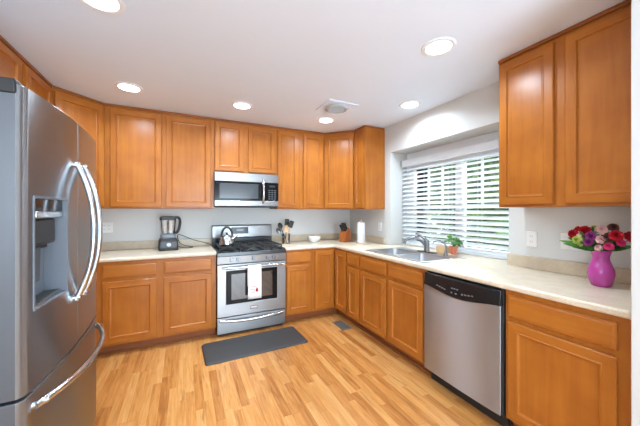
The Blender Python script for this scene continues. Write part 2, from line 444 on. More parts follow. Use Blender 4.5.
# backsplash strips belong to the tops they stand on
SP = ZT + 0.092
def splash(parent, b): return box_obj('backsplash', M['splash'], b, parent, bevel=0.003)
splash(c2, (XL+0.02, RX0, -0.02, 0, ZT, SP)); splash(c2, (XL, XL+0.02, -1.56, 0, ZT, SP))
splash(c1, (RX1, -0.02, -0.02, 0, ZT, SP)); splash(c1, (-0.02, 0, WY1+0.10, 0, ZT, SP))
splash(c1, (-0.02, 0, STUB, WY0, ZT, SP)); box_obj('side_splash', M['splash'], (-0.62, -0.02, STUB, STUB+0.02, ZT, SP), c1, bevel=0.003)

# ------------------------------------------------------------------ cabinets (local: x along the wall, -y out of the wall)
def door_mesh(w, h, t=0.02, frame=0.058, slab=False):
    """framed recessed-panel door, origin at lower left back, front towards -y; stiles vertical grain (0), rails horizontal (1)"""
    m = MB()
    if slab:
        prof = [(0, 0), (0, -t+0.007), (0.004, -t+0.003), (0.012, -t+0.002), (0.016, -t)]
    else:
        f = frame
        prof = [(0, 0), (0, -t+0.004), (0.004, -t), (f-0.010, -t), (f-0.007, -t-0.003), (f-0.003, -t-0.003), (f+0.0005, -t+0.006), (f+0.003, -t+0.009), (f+0.010, -t+0.011)]
    rings = [[m.bm.verts.new((i, y, i)), m.bm.verts.new((w-i, y, i)), m.bm.verts.new((w-i, y, h-i)), m.bm.verts.new((i, y, h-i))] if False else
             [m.bm.verts.new(p) for p in ((i, y, i), (w-i, y, i), (w-i, y, h-i), (i, y, h-i))] for i, y in prof]
    m.quad(rings[0][::-1], 0)
    for a, b in zip(rings, rings[1:]):
        for j in range(4): m.quad([a[j], a[(j+1) % 4], b[(j+1) % 4], b[j]], 0 if (slab or j % 2) else 1)
    m.quad(rings[-1], 1 if slab else 0)
    return m
def add_door(parent, x0, x1, z0, z1, y, name='door', slab=False, dx=None):
    o = door_mesh(x1-x0, z1-z0, slab=slab)
    mats = [M['wood_h'], M['wood_h']] if slab else [M['wood_v'], M['wood_h']]
    o = o.build(name, mats, parent, bevel=0, smooth=False)
    o.location = (x0, y, z0)
    return o
UB, UT = 1.372, 2.405
CB, CF = 0.305, 0.0
def crown(parent, path, d=0.016):
    """dark moulding strip along the top of a front, path of (x, y) points, offset towards the room by the caller"""
    for (a, b) in zip(path, path[1:]):
        pass
def upper(label, loc, rz, w, doors, z0=UB, zt=UT, depth=0.305):
    c = thing('upper_cabinet', label, 'cabinet', loc, rz)
    c.location.z = z0
    h = zt - z0
    box_obj('carcass', M['wood_v'], (0, w, -depth, 0, 0, h), c, bevel=0.0015)
    for (a, b) in doors: add_door(c, a, b, 0.017, h-0.022, -depth-0.0005)
    MB().box(0, w, -depth-0.012, -0.002, h, ZC-z0-0.001).build('crown_moulding', M['crown'], c, bevel=0.003)
    return c
def corner_upper(label, x, left):
    """24-inch diagonal corner wall cabinet; x = the wall corner"""
    c = thing('upper_cabinet', label, 'cabinet', (x, 0, UB))
    s = 1 if left else -1
    h = UT-UB; d = 0.305; e = 0.61
    out = [(0, 0), (s*e, 0), (s*e, -d), (s*d, -e), (0, -e)]
    MB().prism(out, 0, h).build('carcass', M['wood_v'], c, bevel=0.0015)
    g = 0.012
    out2 = [(0, -0.002), (s*e, -0.002), (s*e, -d-g), (s*(d+g), -e), (0, -e)]
    MB().prism(out2, h, ZC-UB-0.001).build('crown_moulding', M['crown'], c, bevel=0.003)
    L = (e-d)*math.sqrt(2)
    dd = door_mesh(L-0.03, h-0.039).build('door', [M['wood_v'], M['wood_h']], c, smooth=False)
    if left: dd.location = (d + 0.0105, -e + 0.0105, 0.017); dd.rotation_euler = (0, 0, R(45))
    else:    dd.location = (-e + 0.0105, -d - 0.0105, 0.017); dd.rotation_euler = (0, 0, R(-45))
    off = Vector((math.sin(R(45 if left else -45)), -math.cos(R(45)), 0))*0.0006
    dd.location = Vector(dd.location) + off
    return c

# back wall uppers
corner_upper('diagonal corner wall cabinet with one door, up above and behind the fridge', XL, True)
upper('wall cabinet with two tall doors above the blender', (-3.08, 0, 0), 0, 1.035, [(0.049, 0.501), (0.544, 0.996)])
upper('short two-door wall cabinet directly above the microwave', (-2.045, 0, 0), 0, 0.757, [(0.006, 0.338), (0.391, 0.733)], z0=1.803)
upper('wall cabinet with two narrow tall doors right of the microwave', (-1.288, 0, 0), 0, 0.678, [(0.008, 0.287), (0.359, 0.647)])
corner_upper('diagonal corner wall cabinet with one door above the knife block', 0, False)
# right wall and left wall uppers
upper('narrow wall cabinet beside the window showing its wide end panel', (0, -0.6105, 0), R(-90), 0.245, [(0.020, 0.225)])
upper('large two-door wall cabinet on the right above the vase of flowers', (0, -2.520, 0), R(-90), 0.78, [(0.010, 0.340), (0.398, 0.755)])
upper('wall cabinet at the far left edge above the near side of the fridge', (XL, -1.575, 0), R(90), 0.96, [(0.015, 0.42), (0.49, 0.92)])

# base cabinets
BH = 0.876; KH = 0.10; BD = 0.61
def base(label, loc, rz, w, doors, drawers, extra=None, front_x=(0, None), sink=False):
    c = thing('base_cabinet', label, 'cabinet', loc, rz)
    if sink:
        m = MB().box(0, w, -BD, -BD+0.03, KH, BH).box(0, w, -BD+0.03, -0.001, KH, 0.68)
    else: m = MB().box(0, w, -BD, -0.001, KH, BH)
    if extra: m.box(*extra)
    m.build('carcass', M['wood_v'], c, bevel=0.0015)
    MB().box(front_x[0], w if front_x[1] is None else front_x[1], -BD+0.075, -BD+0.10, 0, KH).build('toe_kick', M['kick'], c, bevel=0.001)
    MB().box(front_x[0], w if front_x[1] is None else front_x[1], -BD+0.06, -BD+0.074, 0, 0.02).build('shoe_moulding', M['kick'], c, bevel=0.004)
    for (a, b, z0, z1) in doors: add_door(c, a, b, z0, z1, -BD-0.0005)
    for (a, b, z0, z1) in drawers: add_door(c, a, b, z0, z1, -BD-0.0005, 'drawer_front', True)
    return c
DZ0, DZ1, RZ0, RZ1 = 0.125, 0.692, 0.722, 0.848
# left of the range: the carcass runs into the corner behind the fridge
cl = thing('base_cabinet', 'base cabinet with two drawers and two doors left of the stove', 'cabinet', (XL, 0, 0))
MB().prism([(0.001, -0.001), (1.638, -0.001), (1.638, -BD), (0.61, -BD), (0.61, -1.55), (0.001, -1.55)], KH, BH).build('carcass', M['wood_v'], cl, bevel=0.0015)
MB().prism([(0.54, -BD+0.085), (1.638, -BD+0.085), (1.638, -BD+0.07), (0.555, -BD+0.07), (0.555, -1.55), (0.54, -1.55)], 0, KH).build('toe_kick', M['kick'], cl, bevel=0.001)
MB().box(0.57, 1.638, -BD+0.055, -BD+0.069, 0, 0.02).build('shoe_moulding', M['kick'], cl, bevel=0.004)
for a, b in ((-3.031, -2.601), (-2.540, -2.095)):
    add_door(cl, a-XL, b-XL, DZ0, DZ1, -BD-0.0005); add_door(cl, a-XL, b-XL, RZ0, RZ1, -BD-0.0005, 'drawer_front', True)
# right of the range
base('narrow base cabinet with a drawer and a door right of the stove', (-1.282, 0, 0), 0, 0.366, [(0.017, 0.321, DZ0, DZ1)], [(0.017, 0.321, RZ0, RZ1)])
# corner unit, folding pair of doors in the inner corner
cc = thing('base_cabinet', 'corner base cabinet with a folding pair of tall doors', 'cabinet', (0, 0, 0))
MB().prism([(-0.001, -0.001), (-0.915, -0.001), (-0.915, -BD), (-BD, -BD), (-BD, -0.925), (-0.001, -0.925)], KH, BH).build('carcass', M['wood_v'], cc, bevel=0.0015)
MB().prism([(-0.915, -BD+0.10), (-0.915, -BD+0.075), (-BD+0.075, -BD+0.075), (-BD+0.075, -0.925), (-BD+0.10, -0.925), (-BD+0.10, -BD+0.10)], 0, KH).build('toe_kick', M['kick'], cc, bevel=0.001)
add_door(cc, -0.897, -0.634, DZ0, RZ1, -BD-0.0005)
d = add_door(cc, 0, 0.262, DZ0, RZ1, 0); d.location = (-BD-0.0005, -0.652, DZ0); d.rotation_euler = (0, 0, R(-90))
# right wall run, each local x counted from its own left end
base('slim base cabinet with one drawer and one door next to the inner corner', (0, -0.926, 0), R(-90), 0.275, [(0.02, 0.255, DZ0, DZ1)], [(0.02, 0.255, RZ0, RZ1)])
sb = base('sink base cabinet with two drawer fronts and two doors left of the dishwasher', (0, -1.202, 0), R(-90), 0.932,
     [(0.028, 0.442, DZ0, DZ1), (0.485, 0.905, DZ0, DZ1)], [(0.028, 0.442, RZ0, RZ1), (0.485, 0.905, RZ0, RZ1)], sink=True)
base('wide base cabinet with one drawer and one door right of the dishwasher', (0, -2.748, 0), R(-90), 0.548,
     [(0.022, 0.488, DZ0, DZ1)], [(0.022, 0.488, RZ0, RZ1)])

# ------------------------------------------------------------------ refrigerator
FY0, FY1, FXB = -2.482, -1.582, -3.66
fr = thing('refrigerator', 'tall stainless steel french-door refrigerator with ice dispenser at left', 'refrigerator', (-3.25, -2.032, 0))
fx = lambda x: x + 3.25
fy = lambda y: y + 2.032
FXD = -2.915          # back of the doors
box_obj('body', M['grey_side'], (fx(FXB), fx(FXD-0.006), fy(FY0+0.004), fy(FY1-0.004), 0.03, 1.755), fr, bevel=0.004)
def front_x(y):
    t = (y - (FY0+FY1)/2) / ((FY1-FY0)/2)
    x = -2.826 - 0.027*t*t
    e = 1 - abs(t)
    if e < 0.06: x -= 0.018*(1 - e/0.06)**2
    return x
def slab_door(name, y0, y1, z0, z1, hole=None, n=14):
    ys = [y0 + (y1-y0)*k/n for k in range(n+1)]
    for q in (0.004, 0.010, 0.018, 0.027):
        for y in (FY0+q, FY1-q):
            if y0 < y < y1: ys.append(y)
    zs = [z0, z1]
    if hole: ys += [hole[0], hole[1]]; zs += [hole[2], hole[3]]
    ys = sorted(set(round(y, 5) for y in ys)); zs = sorted(zs)
    inside = (lambda u, v: not (hole[0] < u < hole[1] and hole[2] < v < hole[3])) if hole else (lambda u, v: True)
    return MB().cells(ys, zs, inside, lambda u, v, k: (fx(FXD) if k else fx(front_x(u)), fy(u), v)).build(name, [M['steel_fridge'], M['grey_side']], fr, bevel=0.003, angle=28)
SEAM = -2.030
def grey_edges(o):
    for p in o.data.polygons:
        if p.normal.x < 0.3 and abs(p.center.y) > 0.40: p.material_index = 1
HOLE = (-2.425, -2.160, 0.985, 1.400)
dl = slab_door('door', FY0, SEAM-0.003, 0.705, 1.775, HOLE); dl['label'] = 'left door with the dispenser'
dr = slab_door('door', SEAM+0.003, FY1, 0.705, 1.775); dr['label'] = 'right door'
fz = slab_door('freezer_drawer', FY0, FY1, 0.075, 0.693)
for o_ in (dl, dr, fz): grey_edges(o_)
box_obj('base_grille', M['dgrey'], (fx(FXB+0.1), fx(-2.90), fy(FY0+0.02), fy(FY1-0.02), 0.0, 0.07), fr)
box_obj('hinge_cover', M['black_matt'], (fx(-2.99), fx(-2.868), fy(FY0-0.006), fy(FY0+0.06), 1.742, 1.792), fr, bevel=0.006)
box_obj('hinge_cover', M['black_matt'], (fx(-2.99), fx(-2.868), fy(FY1-0.06), fy(FY1+0.0), 1.777, 1.795), fr, bevel=0.006)
# dispenser set into the left door
dsp = MB()
xf = fx(-2.846); xb = fx(-2.905)
dsp.cells([HOLE[0], HOLE[0]+0.008, HOLE[1]-0.008, HOLE[1]], [HOLE[2], HOLE[2]+0.008, HOLE[3]-0.008, HOLE[3]],
          lambda u, v: not (HOLE[0]+0.008 < u < HOLE[1]-0.008 and HOLE[2]+0.008 < v < HOLE[3]-0.008),
          lambda u, v, k: (xb if k else fx(front_x(u)) + 0.003, fy(u), v))
dsp.box(xb-0.004, xb, fy(HOLE[0]), fy(HOLE[1]), HOLE[2], HOLE[3])
dsp = dsp.build('dispenser', M['mgrey'], dl, bevel=0.001)
box_obj('control_panel', M['black_glass'], (xf-0.03, xf+0.004, fy(HOLE[0]+0.008), fy(HOLE[1]-0.008), 1.345, 1.392), dsp, bevel=0.002)
box_obj('chrome_strip', M['steel_bright'], (xf-0.03, xf+0.008, fy(HOLE[0]+0.008), fy(HOLE[1]-0.008), 1.318, 1.344), dsp, bevel=0.004)
box_obj('chute', M['black_matt'], (xb, xf-0.012, fy(HOLE[0]+0.03), fy(HOLE[1]-0.03), 1.21, 1.318), dsp, bevel=0.012)
box_obj('upper_recess', M['black_matt'], (xb, xb+0.012, fy(HOLE[0]+0.009), fy(HOLE[1]-0.009), 1.19, 1.318), dsp, bevel=0.002)
MB().prism([(fy(-2.33), 1.20), (fy(-2.25), 1.20), (fy(-2.26), 1.06), (fy(-2.32), 1.06)], xb+0.004, xb+0.02, axis=0).build('paddle', M['dgrey'], dsp, bevel=0.004)
m = MB()
for k in range(12):
    y = HOLE[0]+0.016 + k*0.0205
    m.box(xb+0.004, xf, fy(y), fy(y)+0.009, 0.997, 1.003)
m.box(xb+0.002, xf+0.004, fy(HOLE[0]+0.008), fy(HOLE[1]-0.008), 0.992, 0.997)
m.build('drip_tray', M['steel_h'], dsp, bevel=0.001)
# bowed bar handles
def bow(p0, p1, out, n=20, flat=0.0):
    pts = []
    for k in range(n+1):
        t = k/n; s = 4*t*(1-t)
        s = 1 - (1-s)**1.15
        pts.append(Vector(p0).lerp(Vector(p1), t) + Vector(out)*s)
    return pts
for (y, par) in ((SEAM-0.052, dl), (SEAM+0.052, dr)):
    x0 = fx(front_x(y)) - 0.004
    m = MB().tube(bow((x0+0.012, fy(y), 0.925), (x0+0.012, fy(y), 1.575), (0.066, 0, 0)), 0.0125, seg=12)
    m.cyl((x0-0.004, fy(y), 0.935), (x0+0.03, fy(y), 0.937), 0.013, 0.012, 12); m.cyl((x0-0.004, fy(y), 1.565), (x0+0.03, fy(y), 1.563), 0.013, 0.012, 12)
    m.build('handle', M['steel_bright'], par, angle=50)
x0 = fx(front_x(-2.42)) - 0.002
m = MB().tube(bow((x0+0.008, fy(-2.43), 0.645), (x0+0.008, fy(-1.634), 0.645), (0.088, 0, 0)), 0.0135, seg=12)
m.cyl((x0-0.006, fy(-2.425), 0.645), (x0+0.035, fy(-2.40), 0.645), 0.013, 0.012, 12); m.cyl((x0-0.006, fy(-1.64), 0.645), (x0+0.035, fy(-1.665), 0.645), 0.013, 0.012, 12)
m.build('handle', M['steel_bright'], fz, angle=50)

# ------------------------------------------------------------------ microwave
mw = thing('microwave', 'stainless over-the-range microwave hung under the short cabinet', 'microwave', (-1.6685, 0, 1.395))
MX = 0.379; MYF = -0.375
box_obj('body', M['dgrey'], (-MX, MX, MYF+0.03, -0.002, 0.004, 0.404), mw, bevel=0.003)
box_obj('top_trim', M['steel_h'], (-MX, MX, MYF-0.004, MYF+0.03, 0.300, 0.404), mw, bevel=0.004)
box_obj('bottom_trim', M['steel_h'], (-MX, MX, MYF-0.004, MYF+0.03, 0.012, 0.075), mw, bevel=0.004)
md = box_obj('door', M['black_glass'], (-MX, 0.215, MYF, MYF+0.03, 0.076, 0.299), mw, bevel=0.002)
box_obj('window', M['mw_glass'], (-MX+0.055, 0.125, MYF-0.0015, MYF+0.004, 0.100, 0.276), md, bevel=0.001)
m = MB().tube(bow((0.180, MYF-0.003, 0.045), (0.180, MYF-0.003, 0.335), (0, -0.045, 0), 14), 0.013, seg=12)
m.build('handle', M['steel_bright'], md, angle=50)
mp_ = box_obj('control_panel', M['black_glass'], (0.217, MX, MYF, MYF+0.03, 0.076, 0.299), mw, bevel=0.002)
for r_ in range(5):
    for c_ in range(3): box_obj('button', M['dgrey'], (0.250+c_*0.036, 0.274+c_*0.036, MYF-0.0012, MYF+0.001, 0.095+r_*0.026, 0.108+r_*0.026), mp_, bevel=0)
box_obj('display', M['mw_glass'], (0.262, 0.335, MYF-0.0012, MYF, 0.246, 0.268), mp_, bevel=0)
box_obj('vent_filter', M['black_matt'], (-MX+0.02, MX-0.02, MYF+0.02, -0.02, -0.004, 0.004), mw, bevel=0.001)
box_obj('lamp_housing', M['black_matt'], (0.29, 0.35, MYF+0.03, MYF+0.10, -0.022, 0.0), mw, bevel=0.003)

# ------------------------------------------------------------------ range
rg = thing('gas_range', 'stainless gas range with black cooktop between the base cabinets', 'stove', (-1.669, 0, 0))
RW = 0.3785; RYF = -0.655
box_obj('body', M['black'], (-RW+0.003, RW-0.003, RYF+0.03, -0.015, 0.03, 0.895), rg, bevel=0.002)
MB().prism([(-0.015, 0.893), (-0.015, 0.915), (RYF+0.03, 0.915), (RYF-0.012, 0.903), (RYF-0.016, 0.862), (RYF+0.02, 0.862), (RYF+0.02, 0.893)], -RW, RW, axis=0).build('cooktop', M['black'], rg, bevel=0.004)
cp = MB().prism([(RYF+0.03, 0.861), (RYF-0.014, 0.861), (RYF-0.004, 0.778), (RYF+0.03, 0.778)], -RW, RW, axis=0).build('control_panel', M['steel_h'], rg, bevel=0.003)
for kx in (-0.232, -0.163, 0.004, 0.160, 0.232):
    c = Vector((kx, RYF-0.009, 0.822)); n = Vector((0, -1, 0.12)).normalized()
    m = MB().cyl(c, c+n*0.006, 0.025, 0.025, 18); m.cyl(c+n*0.006, c+n*0.03, 0.020, 0.017, 18)
    q = c+n*0.032; m.box(q.x-0.003, q.x+0.003, q.y-0.004, q.y+0.006, q.z-0.017, q.z+0.017)
    m.build('knob', M['knob'], rg, bevel=0.0015)
od = MB().cells([-RW+0.001, -0.285, 0.275, RW-0.001], [0.212, 0.345, 0.700, 0.772], lambda u, v: not (-0.285 < u < 0.275 and 0.345 < v < 0.700),
                lambda u, v, k: (u, RYF+0.028 if k else RYF, v)).build('oven_door', M['steel_h'], rg, bevel=0.005)
MB().cells([-0.287, -0.232, 0.222, 0.277], [0.343, 0.385, 0.665, 0.702], lambda u, v: not (-0.232 < u < 0.222 and 0.385 < v < 0.665),
           lambda u, v, k: (u, RYF+0.026 if k else RYF-0.001, v)).build('window_border', M['black_glass'], od, bevel=0.001)
box_obj('window', M['oven_glass'], (-0.234, 0.224, RYF+0.004, RYF+0.010, 0.383, 0.667), od, bevel=0)
m = MB()
for z in (0.45, 0.56): 
    for k in range(9): m.cyl((-0.22, RYF+0.05+k*0.05, z), (0.215, RYF+0.05+k*0.05, z), 0.003, None, 6)
hb = bow((-RW+0.035, RYF-0.035, 0.737), (RW-0.035, RYF-0.035, 0.737), (0, -0.022, 0.004), 18)
m = MB().tube(hb, 0.013, seg=12)
for sx in (-1, 1): m.box(sx*(RW-0.035)-0.012, sx*(RW-0.035)+0.012, RYF-0.045, RYF+0.002, 0.726, 0.750)
m.build('handle', M['steel_bright'], od, angle=50)
b_ = box_obj('badge', M['black'], (-0.030, 0.048, RYF-0.0025, RYF, 0.262, 0.296), od, bevel=0.001)
box_obj('badge_face', M['steel_bright'], (-0.026, 0.044, RYF-0.0035, RYF-0.002, 0.268, 0.292), b_, bevel=0.001)
dw_ = MB().box(-RW+0.001, RW-0.001, RYF+0.002, RYF+0.03, 0.035, 0.205).build('drawer', M['steel_h'], rg, bevel=0.005)
m = MB().tube(bow((-RW+0.03, RYF-0.012, 0.178), (RW-0.03, RYF-0.012, 0.178), (0, -0.024, -0.016), 18), 0.012, seg=12, flat=1.3)
for sx in (-1, 1): m.box(sx*(RW-0.032)-0.010, sx*(RW-0.032)+0.010, RYF-0.018, RYF+0.004, 0.168, 0.188)
m.build('handle', M['steel_bright'], dw_, angle=50)
box_obj('kick_panel', M['black_matt'], (-RW+0.02, RW-0.02, RYF+0.06, -0.05, 0.0, 0.034), rg)
# backguard
bgd = MB().prism([(-0.016, 0.90), (-0.016, 1.168), (-0.065, 1.168), (-0.085, 1.155), (-0.085, 1.012), (-0.075, 1.004), (-0.075, 0.90)], -RW+0.001, RW-0.001, axis=0).build('backguard', [M['steel_h'], M['black']], rg, bevel=0.004)
for p in bgd.data.polygons:
    if p.center.z < 1.003: p.material_index = 1
box_obj('display', M['black_glass'], (-0.155, 0.062, -0.0875, -0.08, 1.055, 1.140), bgd, bevel=0.002)
box_obj('digits', M['mw_glass'], (-0.085, 0.0, -0.0885, -0.087, 1.092, 1.112), bgd, bevel=0)
# burners and grates
for (bx, by, br) in ((-0.235, -0.475, 0.048), (-0.235, -0.205, 0.040), (0.0, -0.34, 0.050), (0.235, -0.475, 0.042), (0.235, -0.205, 0.048)):
    MB().lathe([(0.0, 0.915), (br+0.022, 0.915), (br+0.018, 0.921), (br, 0.923), (br, 0.931), (br-0.006, 0.936), (0.0, 0.936)], (bx, by, 0), 24).build('burner', M['iron'], rg)
for gx in (-0.235, 0.0, 0.235):
    m = MB(); a = 0.113; t = 0.007; z0, z1 = 0.942, 0.955
    y0, y1 = -0.615, -0.085
    m.box(gx-a, gx-a+2*t, y0, y1, z0, z1); m.box(gx+a-2*t, gx+a, y0, y1, z0, z1)
    for y in (y0, y1-2*t, -0.343): m.box(gx-a, gx+a, y, y+2*t, z0, z1)
    for y in (-0.475, -0.205):
        m.box(gx-a, gx-0.03, y-t, y+t, z0, z1+0.002); m.box(gx+0.03, gx+a, y-t, y+t, z0, z1+0.002)
        m.box(gx-t, gx+t, y+0.03, y+0.125, z0, z1+0.002); m.box(gx-t, gx+t, y-0.125, y-0.03, z0, z1+0.002)
    for fx_ in (-a+t, a-t):
        for y in (y0+t, y1-t, -0.336): m.box(gx+fx_-t, gx+fx_+t, y-t, y+t, 0.914, z0+0.001)
    m.build('grate', M['iron'], rg, bevel=0.0015)

# towel hanging on the oven handle
tw = thing('dish_towel', 'white dish towel with small red embroidery hung on the oven handle', 'towel', (-1.668, RYF-0.057, 0.739))
tx0, tx1 = -0.072, 0.072
m = MB(); prof = [(0.024, -0.215), (0.022, -0.10), (0.019, -0.02)] + [(0.0185*math.cos(R(a)), 0.0185*math.sin(R(a))) for a in range(10, 171, 20)] + [(-0.019, -0.02), (-0.020, -0.08), (-0.022, -0.20), (-0.021, -0.30), (-0.022, -0.345)]
ns = 12
rows = [[m.bm.verts.new((tx0 + (tx1-tx0)*k/ns, y + (0.0022*math.sin(k*1.35 + 0.5)*min(1, max(0, -z*4))), z)) for k in range(ns+1)] for y, z in prof]
for a, b in zip(rows, rows[1:]):
    for k in range(ns): m.quad([a[k], a[k+1], b[k+1], b[k]])
t_ = m.build('cloth', M['cloth'], tw, angle=80)
sd = t_.modifiers.new('thick', 'SOLIDIFY'); sd.thickness = 0.003
m = MB()
def mark(w, h, x, z): m.box(x-w/2, x+w/2, -0.0275, -0.0255, z-h/2, z+h/2)
for i in range(4): mark(0.006, 0.010, -0.034 + i*0.012, -0.215 + 0.004*(i % 2))
for i in range(3): mark(0.007, 0.010, -0.034 + i*0.013, -0.242)
for i in range(3): mark(0.006, 0.009, -0.030 + i*0.012, -0.270)
m.loft([[(0.022+0.017*math.cos(2*math.pi*k/14)*(1.0 if math.sin(2*math.pi*k/14) < 0 else 0.75), y, -0.250+0.021*math.sin(2*math.pi*k/14)) for k in range(14)] for y in (-0.0275, -0.0255)])
m.box(0.019, 0.025, -0.0275, -0.0255, -0.230, -0.215)
m.build('embroidery', M['red'], tw, smooth=False)

# ------------------------------------------------------------------ kettle
kt = thing('kettle', 'small stainless tea kettle with black arched handle on the front left burner', 'kettle', (-1.925, -0.470, 0.957))
MB().lathe([(0.0, 0.0), (0.070, 0.0), (0.078, 0.006), (0.080, 0.022), (0.075, 0.055), (0.062, 0.088), (0.045, 0.108), (0.030, 0.116), (0.0, 0.117)], seg=32).build('body', M['steel_bright'], kt, angle=50)
ld = MB().lathe([(0.0, 0.112), (0.034, 0.113), (0.033, 0.120), (0.018, 0.127), (0.0, 0.128)]).build('lid', M['steel_bright'], kt)
MB().lathe([(0.0, 0.126), (0.007, 0.127), (0.012, 0.138), (0.010, 0.147), (0.0, 0.150)]).build('knob', M['black_matt'], ld)
MB().tube(smooth_path([(0.055, -0.01, 0.07), (0.085, -0.016, 0.095), (0.108, -0.020, 0.122)], 5), [0.020]*3+[0.017]*4+[0.013]*4, 12).build('spout', M['steel_bright'], kt, angle=60)
MB().tube([(0.060*math.cos(R(a)), 0, 0.100+0.105*math.sin(R(a))) for a in range(0, 181, 12)], 0.012, 10).build('handle', M['black_matt'], kt, angle=60)

# ------------------------------------------------------------------ dishwasher
dwX, dwY = -0.625, -2.437
dwr = thing('dishwasher', 'stainless dishwasher with black control strip under the counter', 'dishwasher', (0, dwY, 0), R(-90))
hw = 0.298
box_obj('tub', M['black_matt'], (-hw-0.003, hw+0.003, -0.60, -0.02, 0.0 + 0.10, 0.868), dwr, bevel=0.001)
box_obj('toe_panel', M['black_matt'], (-hw, hw, -0.565, -0.54, 0.0, 0.10), dwr, bevel=0.001)
def dwz(x): return 0.768 - 0.034*math.cos(min(1.0, abs(x)/hw*1.0)*math.pi/2)**1.6
xs = [-hw+2*hw*k/24 for k in range(25)]
m = MB()
bot = [(x, 0.108) for x in xs]; top = [(x, dwz(x)) for x in xs[::-1]]
front = lambda x: -0.640 - 0.010*(1-(x/hw)**2)
f0 = [m.bm.verts.new((x, front(x), z)) for x, z in bot+top]; b0 = [m.bm.verts.new((x, -0.601, z)) for x, z in bot+top]
n = len(f0)
for i in range(24): m.quad([f0[i], f0[i+1], f0[n-2-i], f0[n-1-i]]); m.quad([b0[n-1-i], b0[n-2-i], b0[i+1], b0[i]])
for i in range(n): m.quad([f0[i], f0[(i+1) % n], b0[(i+1) % n], b0[i]])
m.build('door_panel', M['steel'], dwr, angle=30, bevel=0.002)
m = MB()
bot = [(x, dwz(x)+0.002) for x in xs]; top = [(x, 0.862) for x in xs[::-1]]
fr2 = lambda x, z: front(x) - 0.006 + (0.010 if z > 0.85 else 0)
f0 = [m.bm.verts.new((x, fr2(x, z), z)) for x, z in bot+top]; b0 = [m.bm.verts.new((x, -0.601, z)) for x, z in bot+top]
for i in range(24): m.quad([f0[i], f0[i+1], f0[n-2-i], f0[n-1-i]]); m.quad([b0[n-1-i], b0[n-2-i], b0[i+1], b0[i]])
for i in range(n): m.quad([f0[i], f0[(i+1) % n], b0[(i+1) % n], b0[i]])
cpn = m.build('control_panel', M['black'], dwr, angle=30, bevel=0.003)
for (x, z) in [(-0.16+k*0.022, 0.790-k*0.004) for k in range(4)] + [(0.05+k*0.024, 0.775+k*0.003) for k in range(4)] + [(-0.035, 0.768), (0.0, 0.768), (-0.03, 0.800), (-0.01, 0.800), (0.012, 0.800)]:
    box_obj('button', M['mgrey'], (x-0.006, x+0.006, front(x)-0.0075, front(x)-0.004, z-0.004, z+0.004), cpn, bevel=0)
box_obj('side_seal', M['black_matt'], (hw-0.001, hw+0.009, -0.622, -0.55, 0.10, 0.866), dwr, bevel=0.001)

# ------------------------------------------------------------------ sink, faucets
sk = thing('sink', 'double-bowl stainless steel sink set in the countertop under the window', 'sink', (-0.36, -1.65, ZT))
def bowl(y0, y1):
    cx, cy = 0.0, (y0+y1)/2 + 1.65; w, h = SINK[1]-SINK[0]-0.025, y1-y0
    rings = []
    for (ins, z) in ((-0.012, 0.005), (0, 0.004), (0.004, -0.01), (0.012, -0.15), (0.030, -0.175), (0.06, -0.18)):
        rings.append([(a, b, z) for a, b in rrect(cx, cy, w-2*ins, h-2*ins, 0.05)])
    m = MB().loft(rings, cap0=False)
    o = m.build('bowl', M['sink_steel'], sk, angle=60)
    s_ = o.modifiers.new('thick', 'SOLIDIFY'); s_.thickness = 0.0015; s_.offset = -1
    MB().lathe([(0.0, -0.1785), (0.040, -0.1785), (0.042, -0.176), (0.030, -0.177), (0.0, -0.179)], (cx, cy, 0)).build('drain', M['steel_bright'], o)
YB = [(-1.635, -1.267), (-2.033, -1.662)]
for a, b in YB: bowl(a, b)
m = MB().cells([-0.575, SINK[0]+0.01, SINK[1]-0.01, -0.045], [-2.07, YB[1][0]-0.002, YB[1][1]+0.002, YB[0][0]-0.002, YB[0][1]+0.002, -1.23],
     lambda u, v: not (SINK[0]+0.01 < u < SINK[1]-0.01 and any(a-0.002 < v < b+0.002 for a, b in YB)),
     lambda u, v, k: (u+0.36, v+1.65, 0.0005 if k else 0.006))
m.build('rim', M['sink_steel'], sk, bevel=0.002)

fc = thing('faucet', 'nickel kitchen faucet with low arched spout at the middle of the sink', 'faucet', (-0.105, -1.66, ZT+0.006))
m = MB().loft([[(a, b, z) for a, b in rrect(0, 0, 0.056*s, 0.25*s, 0.026*s)] for s, z in ((1, 0), (1, 0.006), (0.9, 0.011))])
m.build('base_plate', M['nickel'], fc, angle=40)
MB().lathe([(0.0, 0.008), (0.029, 0.010), (0.027, 0.035), (0.024, 0.085), (0.026, 0.10), (0.022, 0.125), (0.0, 0.130)]).build('body', M['nickel'], fc, angle=50)
MB().tube(smooth_path([(-0.01, 0.005, 0.07), (-0.055, 0.035, 0.128), (-0.115, 0.075, 0.150), (-0.170, 0.112, 0.128), (-0.188, 0.125, 0.088)], 6), [0.017]*13+[0.014]*8+[0.015]*4, 12).build('spout', M['nickel'], fc, angle=60)
MB().tube(smooth_path([(0.0, 0.0, 0.118), (-0.012, 0.03, 0.145), (-0.03, 0.085, 0.178), (-0.04, 0.115, 0.188)], 5), [0.016]*5+[0.011]*6+[0.009]*5, 10).build('lever', M['nickel'], fc, angle=60)
f2 = thing('filter_faucet', 'small gooseneck filter faucet right of the main faucet', 'faucet', (-0.095, -1.885, ZT+0.006))
MB().lathe([(0.0, 0.0), (0.022, 0.0), (0.020, 0.010), (0.012, 0.02), (0.012, 0.05), (0.0, 0.052)]).build('base', M['nickel'], f2, angle=50)
MB().tube(smooth_path([(0, 0, 0.045), (0.0, 0.0, 0.090), (-0.020, 0.018, 0.128), (-0.060, 0.050, 0.138), (-0.090, 0.075, 0.118)], 6), 0.0085, 10).build('spout', M['nickel'], f2, angle=60)

